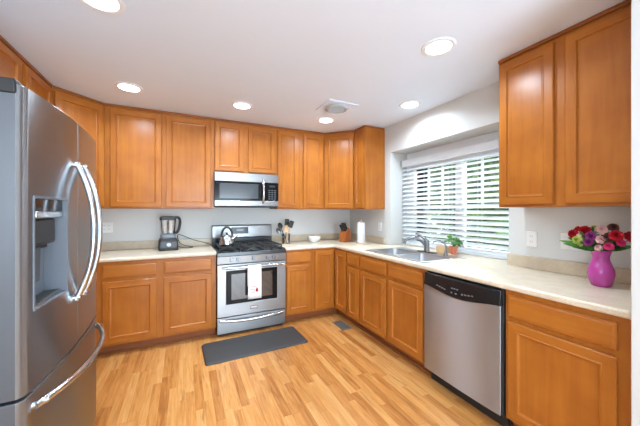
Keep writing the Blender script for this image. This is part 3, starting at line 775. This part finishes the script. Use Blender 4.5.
# items on the window ledge behind the sink
bx = box_obj('wooden_box', M['light_wood'], (-0.04, 0.04, -0.055, 0.055, 0, 0.072), None, bevel=0.004)
bx.location = (0.055, -1.725, ZT); tag(bx, 'small pale wooden box on the ledge between faucet and plant', 'box')
m = MB()
pt = thing('potted_plant', 'small leafy plant in a terracotta pot on the window ledge', 'potted plant', (0.065, -1.845, ZT))
MB().lathe([(0.0, 0.004), (0.026, 0.0), (0.030, 0.004), (0.037, 0.062), (0.042, 0.063), (0.042, 0.080), (0.036, 0.080), (0.034, 0.066), (0.0, 0.066)]).build('pot', M['terra'], pt, angle=50)
MB().lathe([(0.0, 0.066), (0.034, 0.067), (0.0, 0.073)]).build('soil', M['soil'], pt)
rng = random.Random(3)
def leaf(m, base, tip, width, droop=0.02, mi=0, n=5, face=(0, 0, 1)):
    base, tip = Vector(base), Vector(tip); d = tip-base
    side = d.cross(Vector(face))
    if side.length < 1e-4: side = Vector((1, 0, 0))
    side.normalize(); up = side.cross(d).normalized()
    rows = []
    for k in range(n+1):
        t = k/n; c = base + d*t + Vector((0, 0, -droop*t*t)); w = width*math.sin(math.pi*(0.08+0.92*t)**0.8)*(1 if k < n else 0.05)
        rows.append([m.bm.verts.new(c - side*w + up*w*0.25), m.bm.verts.new(c), m.bm.verts.new(c + side*w + up*w*0.25)])
    for a, b in zip(rows, rows[1:]):
        m.quad([a[0], a[1], b[1], b[0]], mi); m.quad([a[1], a[2], b[2], b[1]], mi)
for k in range(20):
    a = rng.uniform(0, 2*math.pi); r0 = rng.uniform(0.05, 0.14); zz = rng.uniform(0.11, 0.20)
    if r0 > 0.11: zz = rng.uniform(0.08, 0.14)
    if math.cos(a) > 0.3: r0 *= 0.55
    e = (r0*math.cos(a), r0*math.sin(a), zz)
    m2 = MB(); leaf(m2, (e[0]*0.45, e[1]*0.45, 0.085+zz*0.35), e, 0.022, 0.02, face=(-0.6+rng.uniform(-.4, .4), -0.4, 0.7))
    m2.tube([(0, 0, 0.068), (e[0]*0.2, e[1]*0.2, 0.075+zz*0.15), (e[0]*0.45, e[1]*0.45, 0.085+zz*0.35)], 0.0015, 5)
    m2.build('leaf', M['leaf'], pt, angle=60)

# ------------------------------------------------------------------ blind in the window recess
bl = thing('window_blind', 'white horizontal slat blind hung in the recess over the sink', 'blind', (0.205, (WY0+WY1)/2, 0))
BY = (WY1-WY0)/2 - 0.012
box_obj('valance', M['blind'], (-0.035, -0.022, -BY, BY, 1.905, 1.992), bl, bevel=0.004)
box_obj('headrail', M['blind'], (-0.02, 0.035, -BY, BY, 1.94, 1.985), bl, bevel=0.003)
m = MB(); SL = 0.0535; tilt = R(33); hwid = 0.029
for k in range(18):
    z = 0.962 + k*SL
    c, s_ = math.cos(tilt)*hwid, math.sin(tilt)*hwid
    nrm = Vector((-math.sin(tilt), 0, math.cos(tilt)))
    pts = []
    for (t, lift) in ((-1, 0), (-0.5, 0.0025), (0, 0.0035), (0.5, 0.0025), (1, 0)):
        p = Vector((t*c, 0, z + t*s_)) + nrm*lift
        pts.append(p)
    ring = [(p.x, p.z) for p in pts] + [(p.x - nrm.x*0.003, p.z - nrm.z*0.003) for p in reversed(pts)]
    m.loft([[(x, y, z_) for x, z_ in ring] for y in (-BY, BY)])
m.build('slats', M['blind'], bl, angle=50)
box_obj('bottom_rail', M['blind'], (-0.028, 0.028, -BY, BY, 0.917, 0.937), bl, bevel=0.004)
for y in (-0.62, -0.335, 0.0, 0.335, 0.62):
    m = MB()
    for x in (-0.030, 0.030): m.cyl((x, y, 0.925), (x, y, 1.95), 0.0014, None, 6)
    m.build('ladder_cord', M['blind'], bl)
br = box_obj('bracket', M['vent'], (-0.045, 0.02, BY-0.002, BY+0.010, 1.92, 1.995), bl, bevel=0.002)

# ------------------------------------------------------------------ counter-top things, left side
bd = thing('blender', 'black pitcher blender with square base on the left countertop', 'blender', (-2.520, -0.228, ZT), R(6)); bd.scale = (1.1, 1.08, 1.06)
MB().loft([[(a, b, z) for a, b in rrect(0, 0, 0.175*s, 0.185*s, 0.025*s)] for s, z in ((0.97, 0), (1, 0.006), (1, 0.035), (0.95, 0.095), (0.86, 0.118), (0.80, 0.122))]).build('motor_base', M['black_matt'], bd, angle=45)
fp = MB().prism([(-0.075, 0.030), (0.075, 0.030), (0.070, 0.092), (-0.070, 0.092)], -0.0955, -0.085, axis=1).build('front_panel', M['dgrey'], bd, bevel=0.002)
MB().cyl((0, -0.095, 0.062), (0, -0.104, 0.063), 0.020, 0.018, 24).build('dial', M['vent'], fp, bevel=0.001)
MB().loft([[(a, b, z) for a, b in rrect(0, 0, 0.135*s, 0.135*s, 0.03*s)] for s, z in ((0.96, 0.122), (1, 0.126), (1, 0.160), (0.97, 0.165))]).build('collar', M['mgrey'], bd, angle=45)
pr = [[(a, b, z) for a, b in rrect(0, 0, s, s, 0.025)] for s, z in ((0.112, 0.168), (0.122, 0.22), (0.134, 0.315))]
pr += [[(a, b, z) for a, b in rrect(0, 0, s, s, 0.023)] for s, z in ((0.129, 0.315), (0.117, 0.22), (0.107, 0.171))]
MB().loft(pr).build('pitcher', M['glass'], bd, angle=50)
MB().lathe([(0.0, 0.172), (0.018, 0.172), (0.010, 0.185), (0.010, 0.30), (0.012, 0.316), (0.0, 0.316)], seg=14).build('blade_shaft', M['black_matt'], bd)
MB().loft([[(a, b, z) for a, b in rrect(-0.004, 0, 0.142*s, 0.142*s, 0.026*s)] for s, z in ((1, 0.314), (1, 0.336), (0.93, 0.345), (0.6, 0.352))]).build('lid', M['black_matt'], bd, angle=45)
MB().tube(smooth_path([(0.055, 0, 0.340), (0.095, 0, 0.335), (0.108, 0, 0.295), (0.100, 0, 0.225), (0.082, 0, 0.182), (0.06, 0, 0.176)], 6), 0.0135, 10, flat=1.0).build('handle', M['black_matt'], bd, angle=60)
MB().tube(smooth_path([(0.085, 0.03, 0.03), (0.13, 0.05, 0.008), (0.18, 0.02, 0.006), (0.24, 0.06, 0.006), (0.20, 0.11, 0.012), (0.12, 0.13, 0.05), (0.11, 0.188, 0.14), (0.26, 0.166, 0.075), (0.40, 0.11, 0.03), (0.424, 0.06, 0.012)], 6), 0.004, 8).build('power_cord', M['black_matt'], bd, angle=60)

def outlet(label, loc, rz, kind='outlet', w=0.072, double=False, cat='outlet'):
    o = thing('wall_outlet' if kind == 'outlet' else 'light_switch', label, cat, loc, rz)
    pl = box_obj('cover_plate', M['plate'], (-w/2, w/2, -0.007, -0.0005, -0.057, 0.057), o, bevel=0.003)
    n = 2 if w > 0.1 else 1
    for k in range(n):
        cx = (k-(n-1)/2)*0.046
        if kind == 'outlet':
            for s in (-1, 1):
                f = MB().loft([[(cx+a, y, s*0.020+b) for a, b in rrect(0, 0, 0.034, 0.028, 0.011)] for y in (-0.0095, -0.006)]).build('socket', M['white'], o, angle=40)
                m = MB(); m.box(cx-0.008, cx-0.006, -0.0102, -0.009, s*0.020-0.004, s*0.020+0.007); m.box(cx+0.006, cx+0.008, -0.0102, -0.009, s*0.020-0.003, s*0.020+0.006)
                m.build('slots', M['slot'], f, smooth=False)
        else:
            box_obj('rocker', M['white'], (cx-0.016, cx+0.016, -0.0115, -0.006, -0.033, 0.033), o, bevel=0.002)
    return o
outlet('white double outlet on the back wall beside the fridge', (-3.125, 0, 1.165), 0, w=0.116)
outlet('white outlet on the right wall below the large cabinet, nearest the window', (0, -2.578, 1.135), R(-90))
outlet('white double switch plate on the right wall behind the flowers', (0, -2.815, 1.140), R(-90), 'switch', 0.116, cat='switch')
outlet('white outlet in the corner right of the paper towels', (0, -0.765, 1.135), R(-90))

# ------------------------------------------------------------------ counter-top things, back right
dish = MB().lathe([(0.0, 0.0), (0.030, 0.0), (0.046, 0.012), (0.052, 0.020), (0.049, 0.021), (0.042, 0.014), (0.028, 0.006), (0.0, 0.005)]).build('spoon_rest', M['sand'])
dish.location = (-1.215, -0.13, ZT); tag(dish, 'small cream dish on the counter corner right of the stove', 'dish')
cr = thing('utensil_jar', 'clear glass jar holding kitchen utensils right of the stove', 'jar', (-1.150, -0.26, ZT))
MB().lathe([(0.0, 0.0), (0.046, 0.0), (0.048, 0.004), (0.050, 0.13), (0.051, 0.135), (0.047, 0.135), (0.046, 0.12), (0.044, 0.010), (0.0, 0.008)], seg=32).build('glass_wall', M['glass'], cr, angle=50)
def utensil(label, name, foot, top, head, mat, hmat=None, hl=0.09):
    o = thing(name, label, 'utensil', Vector((-1.150, -0.26, ZT)) + Vector(foot), 0, 'utensils in the glass jar')
    v = Vector(top) - Vector(foot); d = v.normalized(); L = v.length
    MB().tube([(0, 0, 0), v*0.5, v], [0.006, 0.0055, 0.005], 8).build('shaft', hmat or M['black_matt'], o, angle=60)
    h = head(); q = Vector((0, 0, 1)).rotation_difference(d)
    ob = h.build('head', mat, o, angle=50); ob.location = v; ob.rotation_euler = q.to_euler()
    return o
def h_spatula():
    m = MB(); m.loft([[(a, y, b) for a, b in rrect(0, 0.045, 0.062, 0.095, 0.012)] for y in (-0.003, 0.003)]); return m
def h_spoon():
    return MB().loft([[(0.031*s*math.cos(2*math.pi*k/16), 0.010*(1-s)*2-0.006+dy, 0.04+0.044*s*math.sin(2*math.pi*k/16)) for k in range(16)] for s, dy in ((0.2, 0.004), (0.7, 0.002), (1, 0), (1, -0.003), (0.7, -0.002), (0.2, 0.0))])
def h_ladle():
    return MB().lathe([(0.0, -0.002), (0.022, 0.002), (0.036, 0.016), (0.040, 0.034), (0.037, 0.034), (0.033, 0.018), (0.02, 0.006), (0.0, 0.003)])
def h_whisk():
    m = MB()
    for k in range(5):
        a = math.pi*k/5
        m.tube([(0.024*math.sin(t*math.pi)*math.cos(a)*s, 0.024*math.sin(t*math.pi)*math.sin(a)*s, 0.09*t) for s in (1,) for t in (0, .2, .4, .6, .8, .95, 1)], 0.0018, 6)
        m.tube([(-0.024*math.sin(t*math.pi)*math.cos(a), -0.024*math.sin(t*math.pi)*math.sin(a), 0.09*t) for t in (0, .2, .4, .6, .8, .95, 1)], 0.0018, 6)
    return m
utensil('black spoon leaning left out of the utensil jar', 'kitchen_spoon', (0.015, 0.0, 0.012), (-0.070, -0.01, 0.205), h_spoon, M['black_matt'])
utensil('black slotted spatula standing tall in the utensil jar', 'spatula', (-0.01, 0.0, 0.012), (0.012, 0.01, 0.235), h_spatula, M['black_matt'])
utensil('black ladle at the back of the utensil jar', 'ladle', (-0.02, 0.01, 0.012), (0.040, 0.022, 0.245), h_ladle, M['black_matt'])
utensil('black turner leaning right in the utensil jar', 'turner', (-0.02, -0.01, 0.012), (0.050, -0.015, 0.215), h_spatula, M['black_matt'], M['light_wood'])
utensil('metal spoon leaning far left out of the utensil jar', 'kitchen_spoon', (0.02, 0.01, 0.012), (-0.092, -0.03, 0.150), h_spoon, M['nickel'], M['nickel'])
utensil('wooden spoon in front in the utensil jar', 'wooden_spoon', (0.01, -0.02, 0.012), (-0.005, -0.030, 0.165), h_spoon, M['light_wood'], M['light_wood'])

wb = MB().lathe([(0.0, 0.0), (0.045, 0.0), (0.048, 0.006), (0.075, 0.030), (0.088, 0.062), (0.090, 0.072), (0.086, 0.072), (0.070, 0.034), (0.042, 0.010), (0.0, 0.008)], seg=36).build('bowl', M['white'], angle=50)
wb.location = (-0.725, -0.225, ZT); tag(wb, 'round white bowl on the back counter left of the knife block', 'bowl')

kb = thing('knife_block', 'slanted brown wooden knife block in the counter corner', 'knife block', (-0.330, -0.385, ZT), R(25))
MB().prism([(-0.06, 0), (0.075, 0), (0.085, 0.13), (0.045, 0.195), (-0.035, 0.140)], -0.052, 0.052, axis=1).build('block', M['block'], kb, bevel=0.003)
kslots = [(-0.030, 0.0), (-0.010, 0.0), (0.010, 0.0), (0.030, 0.0), (-0.022, 1.0), (0.0, 1.0), (0.022, 1.0)]
top_a, top_b = Vector((-0.035, 0, 0.140)), Vector((0.045, 0, 0.195))
dirn = Vector((-(top_b-top_a).z, 0, (top_b-top_a).x)).normalized()
kproto = None
for (yy, row) in kslots:
    p = top_a.lerp(top_b, 0.30 + 0.45*row); p = Vector((p.x, yy, p.z))
    wp = Matrix.Rotation(R(25), 4, 'Z') @ p + Vector(kb.location)
    if kproto is None:
        k = thing('kitchen_knife', 'black-handled knife standing in the slanted wooden block', 'knife', (0, 0, 0), 0, 'knives in the wooden block')
        MB().loft([[(a, b, z) for a, b in rrect(0, 0, 0.027*s, 0.019*s, 0.006*s)] for s, z in ((0.8, 0.0), (1, 0.008), (0.9, 0.05), (1.05, 0.092), (0.8, 0.100))]).build('handle', M['black_matt'], k, angle=45)
        MB().box(-0.009, 0.009, -0.001, 0.001, -0.05, 0.002).build('blade', M['steel_bright'], k, smooth=False)
        kproto = k
    else: k = copy_tree(kproto)
    k.location = wp
    k.rotation_euler = Vector((0, 0, 1)).rotation_difference(dirn).to_matrix().to_4x4().to_euler() if False else (Matrix.Rotation(R(25), 4, 'Z') @ Vector((0, 0, 1)).rotation_difference(dirn).to_matrix().to_4x4()).to_euler()

ptw = thing('paper_towel_holder', 'white paper towel roll on an upright wooden holder near the window', 'paper towels', (-0.255, -0.685, ZT))
MB().lathe([(0.0, 0.0), (0.068, 0.0), (0.070, 0.008), (0.064, 0.016), (0.0, 0.016)], seg=32).build('base', M['light_wood'], ptw, angle=45)
MB().lathe([(0.020, 0.018), (0.049, 0.018), (0.050, 0.022), (0.050, 0.276), (0.049, 0.280), (0.020, 0.280)], seg=36, closed=True).build('roll', M['paper'], ptw, angle=45)
MB().lathe([(0.0, 0.014), (0.010, 0.014), (0.010, 0.286), (0.016, 0.292), (0.014, 0.306), (0.0, 0.310)], seg=16).build('post', M['light_wood'], ptw, angle=45)
MB().tube([(0.052, -0.034, 0.012), (0.052, -0.034, 0.24)], 0.004, 8).build('tension_rod', M['light_wood'], ptw)

# ------------------------------------------------------------------ vase with flowers
VX, VY = -0.200, -3.035
vs = thing('vase', 'glossy magenta pink vase on the right end of the countertop', 'vase', (VX, VY, ZT))
MB().lathe([(0.0000, 0.0), (0.0344, 0.0), (0.0430, 0.006), (0.0533, 0.035), (0.0593, 0.070), (0.0576, 0.098), (0.0464, 0.128), (0.0370, 0.152), (0.0370, 0.172), (0.0447, 0.198), (0.0482, 0.206), (0.0447, 0.206), (0.0344, 0.172), (0.0344, 0.150), (0.0516, 0.098), (0.0533, 0.070), (0.0387, 0.012), (0.0000, 0.010)], seg=40).build('body', M['vase'], vs, angle=60)
PET = {}
def petal_mat(c1, c2, name):
    if name not in PET: PET[name] = leaf_mat(name, c1, c2)
    return PET[name]
RED = petal_mat(srgb(150, 10, 26), srgb(206, 28, 44), 'red_petal')
PUR = petal_mat(srgb(110, 30, 92), srgb(160, 62, 132), 'purple_petal')
YEL = petal_mat(srgb(150, 170, 60), srgb(206, 210, 110), 'lime_petal')
PNK = petal_mat(srgb(206, 150, 150), srgb(232, 190, 180), 'pale_pink_petal')
BUR = petal_mat(srgb(84, 44, 44), srgb(128, 78, 70), 'burgundy_petal')
MAG = petal_mat(srgb(196, 30, 96), srgb(226, 64, 128), 'hot_pink_petal')
fr_rng = random.Random(11)
def bloom_mesh(r, layers=4, n=7):
    m = MB()
    for L in range(layers):
        tl = L/(layers-1); el = R(-12 + 88*tl); rr = r*(1-0.30*tl)
        for k in range(n - L):
            a = 2*math.pi*(k + 0.5*L)/(n - L) + fr_rng.uniform(-.15, .15)
            d = Vector((math.cos(a)*math.cos(el), math.sin(a)*math.cos(el), math.sin(el)))
            side = Vector((-math.sin(a), math.cos(a), 0)); w = rr*0.42
            b = Vector((0, 0, -0.1*r)); rows = []
            for t, ww, lift in ((0.05, 0.25, 0), (0.45, 0.95, 0.0), (0.8, 1.0, 0.06), (1.0, 0.55, 0.0)):
                c = b + d*rr*t + Vector((0, 0, lift*r))
                rows.append([m.bm.verts.new(c - side*w*ww + Vector((0, 0, 0.12*r*ww*t))), m.bm.verts.new(c), m.bm.verts.new(c + side*w*ww + Vector((0, 0, 0.12*r*ww*t)))])
            for p, q in zip(rows, rows[1:]):
                m.quad([p[0], p[1], q[1], q[0]]); m.quad([p[1], p[2], q[2], q[1]])
    m.lathe([(0.0, -0.14*r), (0.16*r, -0.10*r), (0.20*r, 0.05*r), (0.10*r, 0.30*r), (0, 0.34*r)], seg=10)
    return m
def flower(label, pos, r, mat, layers=4):
    """pos = offset of the bloom from the vase mouth: (toward the window, away along the wall, up)"""
    a = Vector((VX, VY, ZT+0.10)); pos = (pos[0], pos[1]*1.05, pos[2]*1.12); r *= 0.88; top = Vector((VX+pos[0], VY+pos[1], ZT+0.206+pos[2]))
    mouth = Vector((VX+pos[0]*0.22, VY+pos[1]*0.22, ZT+0.205))
    o = thing('cut_flower', label, 'flower', a, 0, 'flowers in the magenta vase')
    MB().tube([p-a for p in smooth_path([a, mouth, (mouth+top)/2 + Vector((pos[0]*0.1, pos[1]*0.1, 0.004)), top], 4)], 0.0022, 6).build('stem', M['stem'], o, angle=60)
    b = bloom_mesh(r, layers).build('bloom', mat, o, angle=60)
    b.location = top - a; d = Vector((pos[0]*4-0.45, pos[1]*4-0.10, 0.45)).normalized()
    b.rotation_euler = Vector((0, 0, 1)).rotation_difference(d).to_euler()
    return o
# along-wall offset positive = toward the window (left in the photo)
flower('red bloom at the upper left of the bouquet, leftmost one', (-0.030, 0.112, 0.080), 0.034, RED)
flower('red bloom at the upper left of the bouquet, second from the left', (0.0, 0.070, 0.100), 0.036, RED)
flower('red bloom low at the back left of the bouquet', (-0.01, 0.095, 0.105), 0.024, RED, 3)
flower('red bloom at the right end of the bouquet, upper one', (-0.06, -0.080, 0.085), 0.036, RED)
flower('red bloom at the right end of the bouquet beside the wall end', (0.0, -0.120, 0.080), 0.038, RED)
flower('hot pink bloom hanging low on the right of the vase mouth', (-0.070, -0.055, 0.030), 0.026, MAG, 3)
flower('purple bloom in the middle front of the bouquet, upper one', (-0.055, 0.022, 0.075), 0.034, PUR)
flower('purple bloom in the middle front of the bouquet, lower one', (-0.062, 0.032, 0.042), 0.028, PUR)
flower('lime green bloom at the left front of the bouquet', (-0.055, 0.085, 0.050), 0.030, YEL)
flower('lime green bloom low at the left of the vase mouth', (-0.035, 0.075, 0.030), 0.024, YEL, 3)
flower('pale pink bloom at the top middle of the bouquet', (-0.040, -0.015, 0.108), 0.032, PNK)
flower('pale pink bloom low over the front of the vase rim', (-0.060, -0.010, 0.018), 0.022, PNK, 3)
flower('burgundy brown bloom right of the middle of the bouquet', (-0.050, -0.040, 0.065), 0.034, BUR)
flower('burgundy brown bloom near the top right of the bouquet', (0.0, -0.050, 0.120), 0.030, BUR)
flower('burgundy brown bloom at the back of the bouquet', (0.05, 0.015, 0.100), 0.030, BUR)
flower('small burgundy brown filler bloom between the purple and lime ones', (-0.03, 0.055, 0.065), 0.024, BUR, 3)
flower('small pale pink bloom in the centre of the bouquet', (-0.06, -0.020, 0.060), 0.028, PNK)
flower('small hot pink bloom between the two red ones at the right', (-0.05, -0.095, 0.050), 0.024, MAG, 3)
flower('lime green bloom at the back top of the bouquet', (0.03, 0.035, 0.110), 0.026, YEL)
def spray(label, tips, w):
    a = Vector((VX, VY, ZT+0.11))
    o = thing('leaf_spray', label, 'leaves', a, 0, 'leaf sprays in the magenta vase')
    for tp in tips:
        t = Vector((VX+tp[0], VY+tp[1], ZT+0.206+tp[2])) - a
        b = Vector((t.x*0.28, t.y*0.28, 0.100))
        m = MB(); m.tube([(0, 0, 0), Vector((t.x*0.10, t.y*0.10, 0.07)), b], 0.0018, 6); leaf(m, b, t, w*1.15, 0.012, face=(-0.7+fr_rng.uniform(-.5, .5), -0.5+fr_rng.uniform(-.5, .5), 0.5))
        m.build('leaf', M['leaf'], o, angle=60)
spray('long green leaves reaching left out of the bouquet', [(-0.05, 0.180, 0.055), (-0.04, 0.165, 0.035), (-0.02, 0.150, 0.075), (-0.06, 0.110, 0.020)], 0.015)
spray('green leaves at the right side of the bouquet', [(-0.05, -0.110, 0.055), (0.0, -0.140, 0.050), (-0.07, -0.075, 0.070), (-0.02, -0.100, 0.110)], 0.014)
spray('short green leaves around the mouth of the magenta vase', [(-0.085, 0.02, 0.02), (-0.08, 0.055, 0.035), (-0.08, -0.03, 0.05), (-0.06, 0.0, 0.14), (0.0, 0.04, 0.15), (-0.07, 0.05, 0.10), (0.03, -0.02, 0.15), (-0.07, -0.05, 0.085), (-0.05, 0.075, 0.085), (-0.085, 0.0, 0.06), (-0.05, -0.08, 0.02), (-0.08, 0.045, 0.01), (-0.02, 0.09, 0.12)], 0.014)

# ------------------------------------------------------------------ floor things
fm = MB().loft([[(a, b, z) for a, b in rrect(0, 0, 0.985*s+d_, 0.43*s+d_, 0.03)] for s, d_, z in ((1, 0, 0.0005), (1, 0, 0.006), (1, -0.02, 0.016), (1, -0.024, 0.017))]).build('floor_mat', M['mat'], angle=30)
fm.location = (-1.706, -0.945, 0); fm.rotation_euler = (0, 0, R(1.5)); tag(fm, 'dark grey cushioned floor mat lying in front of the stove', 'mat')
rgx = thing('floor_register', 'grey metal air register set in the wood floor by the corner cabinet', 'vent', (-0.69, -0.925, 0))
m = MB().cells([-0.062, -0.048, 0.048, 0.062], [-0.128, -0.112, 0.112, 0.128], lambda u, v: abs(u) > 0.048 or abs(v) > 0.112, lambda u, v, k: (u, v, 0.0005 if k else 0.006)).build('frame', M['reg'], rgx, bevel=0.001)
m = MB()
for k in range(14): m.box(-0.049, 0.049, -0.108+k*0.0165, -0.108+k*0.0165+0.007, 0.001, 0.005)
m.build('louvres', M['reg'], rgx, smooth=False)
box_obj('duct', M['black_matt'], (-0.048, 0.048, -0.112, 0.112, 0.0003, 0.001), rgx, bevel=0)

# ------------------------------------------------------------------ ceiling lights and vent
lights = [(-2.745, -2.001, 'recessed ceiling light nearest the top left edge above the fridge'),
          (-2.794, -0.842, 'recessed ceiling light in front of the tall doors above the blender'),
          (-1.824, -0.842, 'recessed ceiling light in front of the short cabinet over the microwave'),
          (-0.836, -0.805, 'recessed ceiling light beside the ceiling vent'),
          (-0.290, -1.614, 'recessed ceiling light in front of the window wall'),
          (-0.844, -2.456, 'large looking recessed ceiling light nearest the right wall cabinet')]
lp = None
for (x, y, lab) in lights:
    if lp is None:
        lp = thing('recessed_light', lab, 'ceiling light', (x, y, ZC))
        MB().lathe([(0.082, -0.0005), (0.108, -0.0005), (0.106, -0.005), (0.086, -0.009), (0.080, -0.006)], seg=40, closed=True).build('trim_ring', M['trim'], lp, angle=40)
        MB().lathe([(0.0, -0.0015), (0.082, -0.0015), (0.080, -0.005), (0.0, -0.0055)], seg=40).build('lens', M['lamp'], lp, angle=60)
        ld_ = bpy.data.lights.new('beam', 'AREA'); ld_.shape = 'DISK'; ld_.size = 0.15; ld_.energy = LAMP_W; ld_.color = (0.70, 0.86, 1.0); ld_.spread = R(155)
        lo_ = bpy.data.objects.new('beam', ld_); COL.objects.link(lo_); lo_.parent = lp; lo_.location = (0, 0, -0.012)
        o = lp
    else:
        o = copy_tree(lp); o['label'] = lab
    o.location = (x, y, ZC)
    o['group'] = 'recessed lights in the kitchen ceiling'
vt = thing('ceiling_vent', 'white square ceiling vent with a round grey louvred grille', 'vent', (-0.925, -1.225, ZC))
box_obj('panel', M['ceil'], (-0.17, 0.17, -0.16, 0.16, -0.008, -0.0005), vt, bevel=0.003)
MB().lathe([(0.118, -0.008), (0.125, -0.010), (0.116, -0.026), (0.098, -0.032), (0.094, -0.026), (0.108, -0.012)], seg=40, closed=True).build('ring', M['vent'], vt, angle=50)
box_obj('duct', M['slot'], (-0.07, 0.07, -0.07, 0.07, -0.0095, -0.0085), vt, bevel=0)
m = MB()
for k in range(7):
    y = -0.084 + k*0.028; hw_ = math.sqrt(max(0, 0.100**2 - y*y))
    m.prism([(y-0.010, -0.014), (y+0.008, -0.026), (y+0.011, -0.025), (y-0.007, -0.013)], -hw_, hw_, axis=0)
m.build('louvres', M['vent'], vt, smooth=False)

# ------------------------------------------------------------------ outside the window
gr = structure(MB().box(0.4, 30, -18, 14, -0.75, -0.6).build('ground', plain('lawn', srgb(84, 104, 48), 0.9, var=0.25, scale=3), smooth=False))
L1 = leaf_mat('dark_foliage', srgb(20, 46, 18), srgb(74, 108, 40))
L2 = leaf_mat('bright_foliage', srgb(56, 88, 36), srgb(120, 146, 66))
BARK = plain('bark', srgb(92, 76, 62), 0.9, var=0.2)
def shrub_mesh(seed, w, h, mat, n=1500, size=0.07):
    r = random.Random(seed); verts = []; faces = []
    lumps = [(Vector((r.uniform(-.55, .55)*w, r.uniform(-.55, .55)*w, r.uniform(.18, .8)*h)), r.uniform(.3, .5)*w) for _ in range(16)]
    for _ in range(n):
        c, rad = r.choice(lumps)
        d = Vector((r.gauss(0, 1), r.gauss(0, 1), r.gauss(0, 1))).normalized()
        p = c + d*rad*r.uniform(0.55, 1.05)
        if p.z < 0.02: p.z = r.uniform(0.02, 0.3)
        t = Vector((r.gauss(0, 1), r.gauss(0, 1), r.gauss(0, .6))).normalized(); b = t.cross(d + Vector((.01, .02, .03))).normalized()
        s = size*r.uniform(.6, 1.3); i = len(verts)
        verts += [p - t*s, p + b*s*.45, p + t*s, p - b*s*.45]; faces.append((i, i+1, i+2, i+3))
    me = bpy.data.meshes.new('foliage'); me.from_pydata([tuple(v) for v in verts], [], faces); me.materials.append(mat)
    return me
def plant(name, label, cat, x, y, w, h, mat, seed, n, size=0.07, trunk=True):
    o = thing(name, label, cat, (x, y, -0.6), 0, 'plants outside the kitchen window')
    f = bpy.data.objects.new('foliage', shrub_mesh(seed, w, h, mat, n, size)); COL.objects.link(f); f.parent = o
    if trunk: MB().tube([(0, 0, 0), (0.05, 0.03, h*0.35), (0.02, 0.1, h*0.7)], [0.08, 0.06, 0.03], 8).build('trunk', BARK, o)
hd = thing('hedge', 'tall dense dark green hedge outside behind the blind', 'hedge', (3.5, -1.0, -0.6))
def hedge_mesh(seed, lx, ly, lz, mat, n, size):
    r = random.Random(seed); verts = []; faces = []
    for _ in range(n):
        side = r.random()
        y = r.uniform(-ly, ly); z = r.uniform(0.02, lz); x = r.uniform(-lx, lx)
        bump_ = 0.16*math.sin(y*3.1+z*1.7) + 0.12*math.sin(y*7.3-z*4.1)
        if side < 0.55: x = -lx + bump_ + abs(r.gauss(0, 0.10))
        elif side < 0.70: x = lx + bump_ - abs(r.gauss(0, 0.10))
        elif side < 0.90: z = lz + bump_*1.3 - abs(r.gauss(0, 0.12))
        p = Vector((x, y, max(0.02, z)))
        t = Vector((r.gauss(0, 1), r.gauss(0, 1), r.gauss(0, .7))).normalized(); b = t.cross(Vector((r.gauss(0, 1), r.gauss(0, 1), r.gauss(0, 1)))).normalized()
        s_ = size*r.uniform(.6, 1.4); i = len(verts)
        verts += [p - t*s_, p + b*s_*.45, p + t*s_, p - b*s_*.45]; faces.append((i, i+1, i+2, i+3))
    me = bpy.data.meshes.new('foliage'); me.from_pydata([tuple(v) for v in verts], [], faces); me.materials.append(mat)
    return me
f = bpy.data.objects.new('foliage', hedge_mesh(1, 0.45, 2.5, 3.3, L1, 16000, 0.085)); COL.objects.link(f); f.parent = hd
plant('shrub', 'low light green shrub in front of the white shed', 'shrub', 3.4, 2.3, 0.5, 1.4, L2, 5, 3000, 0.06)
plant('tree', 'tall dark tree behind the white shed at the left', 'tree', 9.6, 7.6, 2.0, 4.6, L1, 3, 7000, 0.15)
plant('tree', 'tall bright tree far behind the left window pane', 'tree', 8.4, 3.0, 1.5, 4.6, L2, 8, 7000, 0.14)
hs = thing('garden_shed', 'white garden shed with a pitched roof seen through the left pane', 'shed', (5.6, 3.9, -0.6), R(20))
MB().prism([(-1.2, 0), (1.2, 0), (1.2, 1.5), (0, 2.15), (-1.2, 1.5)], -0.9, 0.9, axis=0).build('walls', plain('white_siding', srgb(226, 226, 224), 0.6), hs, smooth=False)
MB().prism([(-1.35, 1.42), (0, 2.15), (1.35, 1.42), (1.35, 1.50), (0, 2.24), (-1.35, 1.50)], -1.0, 1.0, axis=0).build('roof', plain('pale_roof', srgb(196, 196, 200), 0.7), hs, smooth=False)
fence = thing('garden_fence', 'pale wooden fence at the far end of the garden', 'fence', (12.0, 1.0, -0.6))
MB().box(-0.02, 0.02, -11, 11, 0.05, 1.6).build('boards', plain('pale_fence_wood', srgb(206, 190, 160), 0.8, var=0.15, scale=6, stretch=(1, 4, 0.2)), fence, smooth=False)
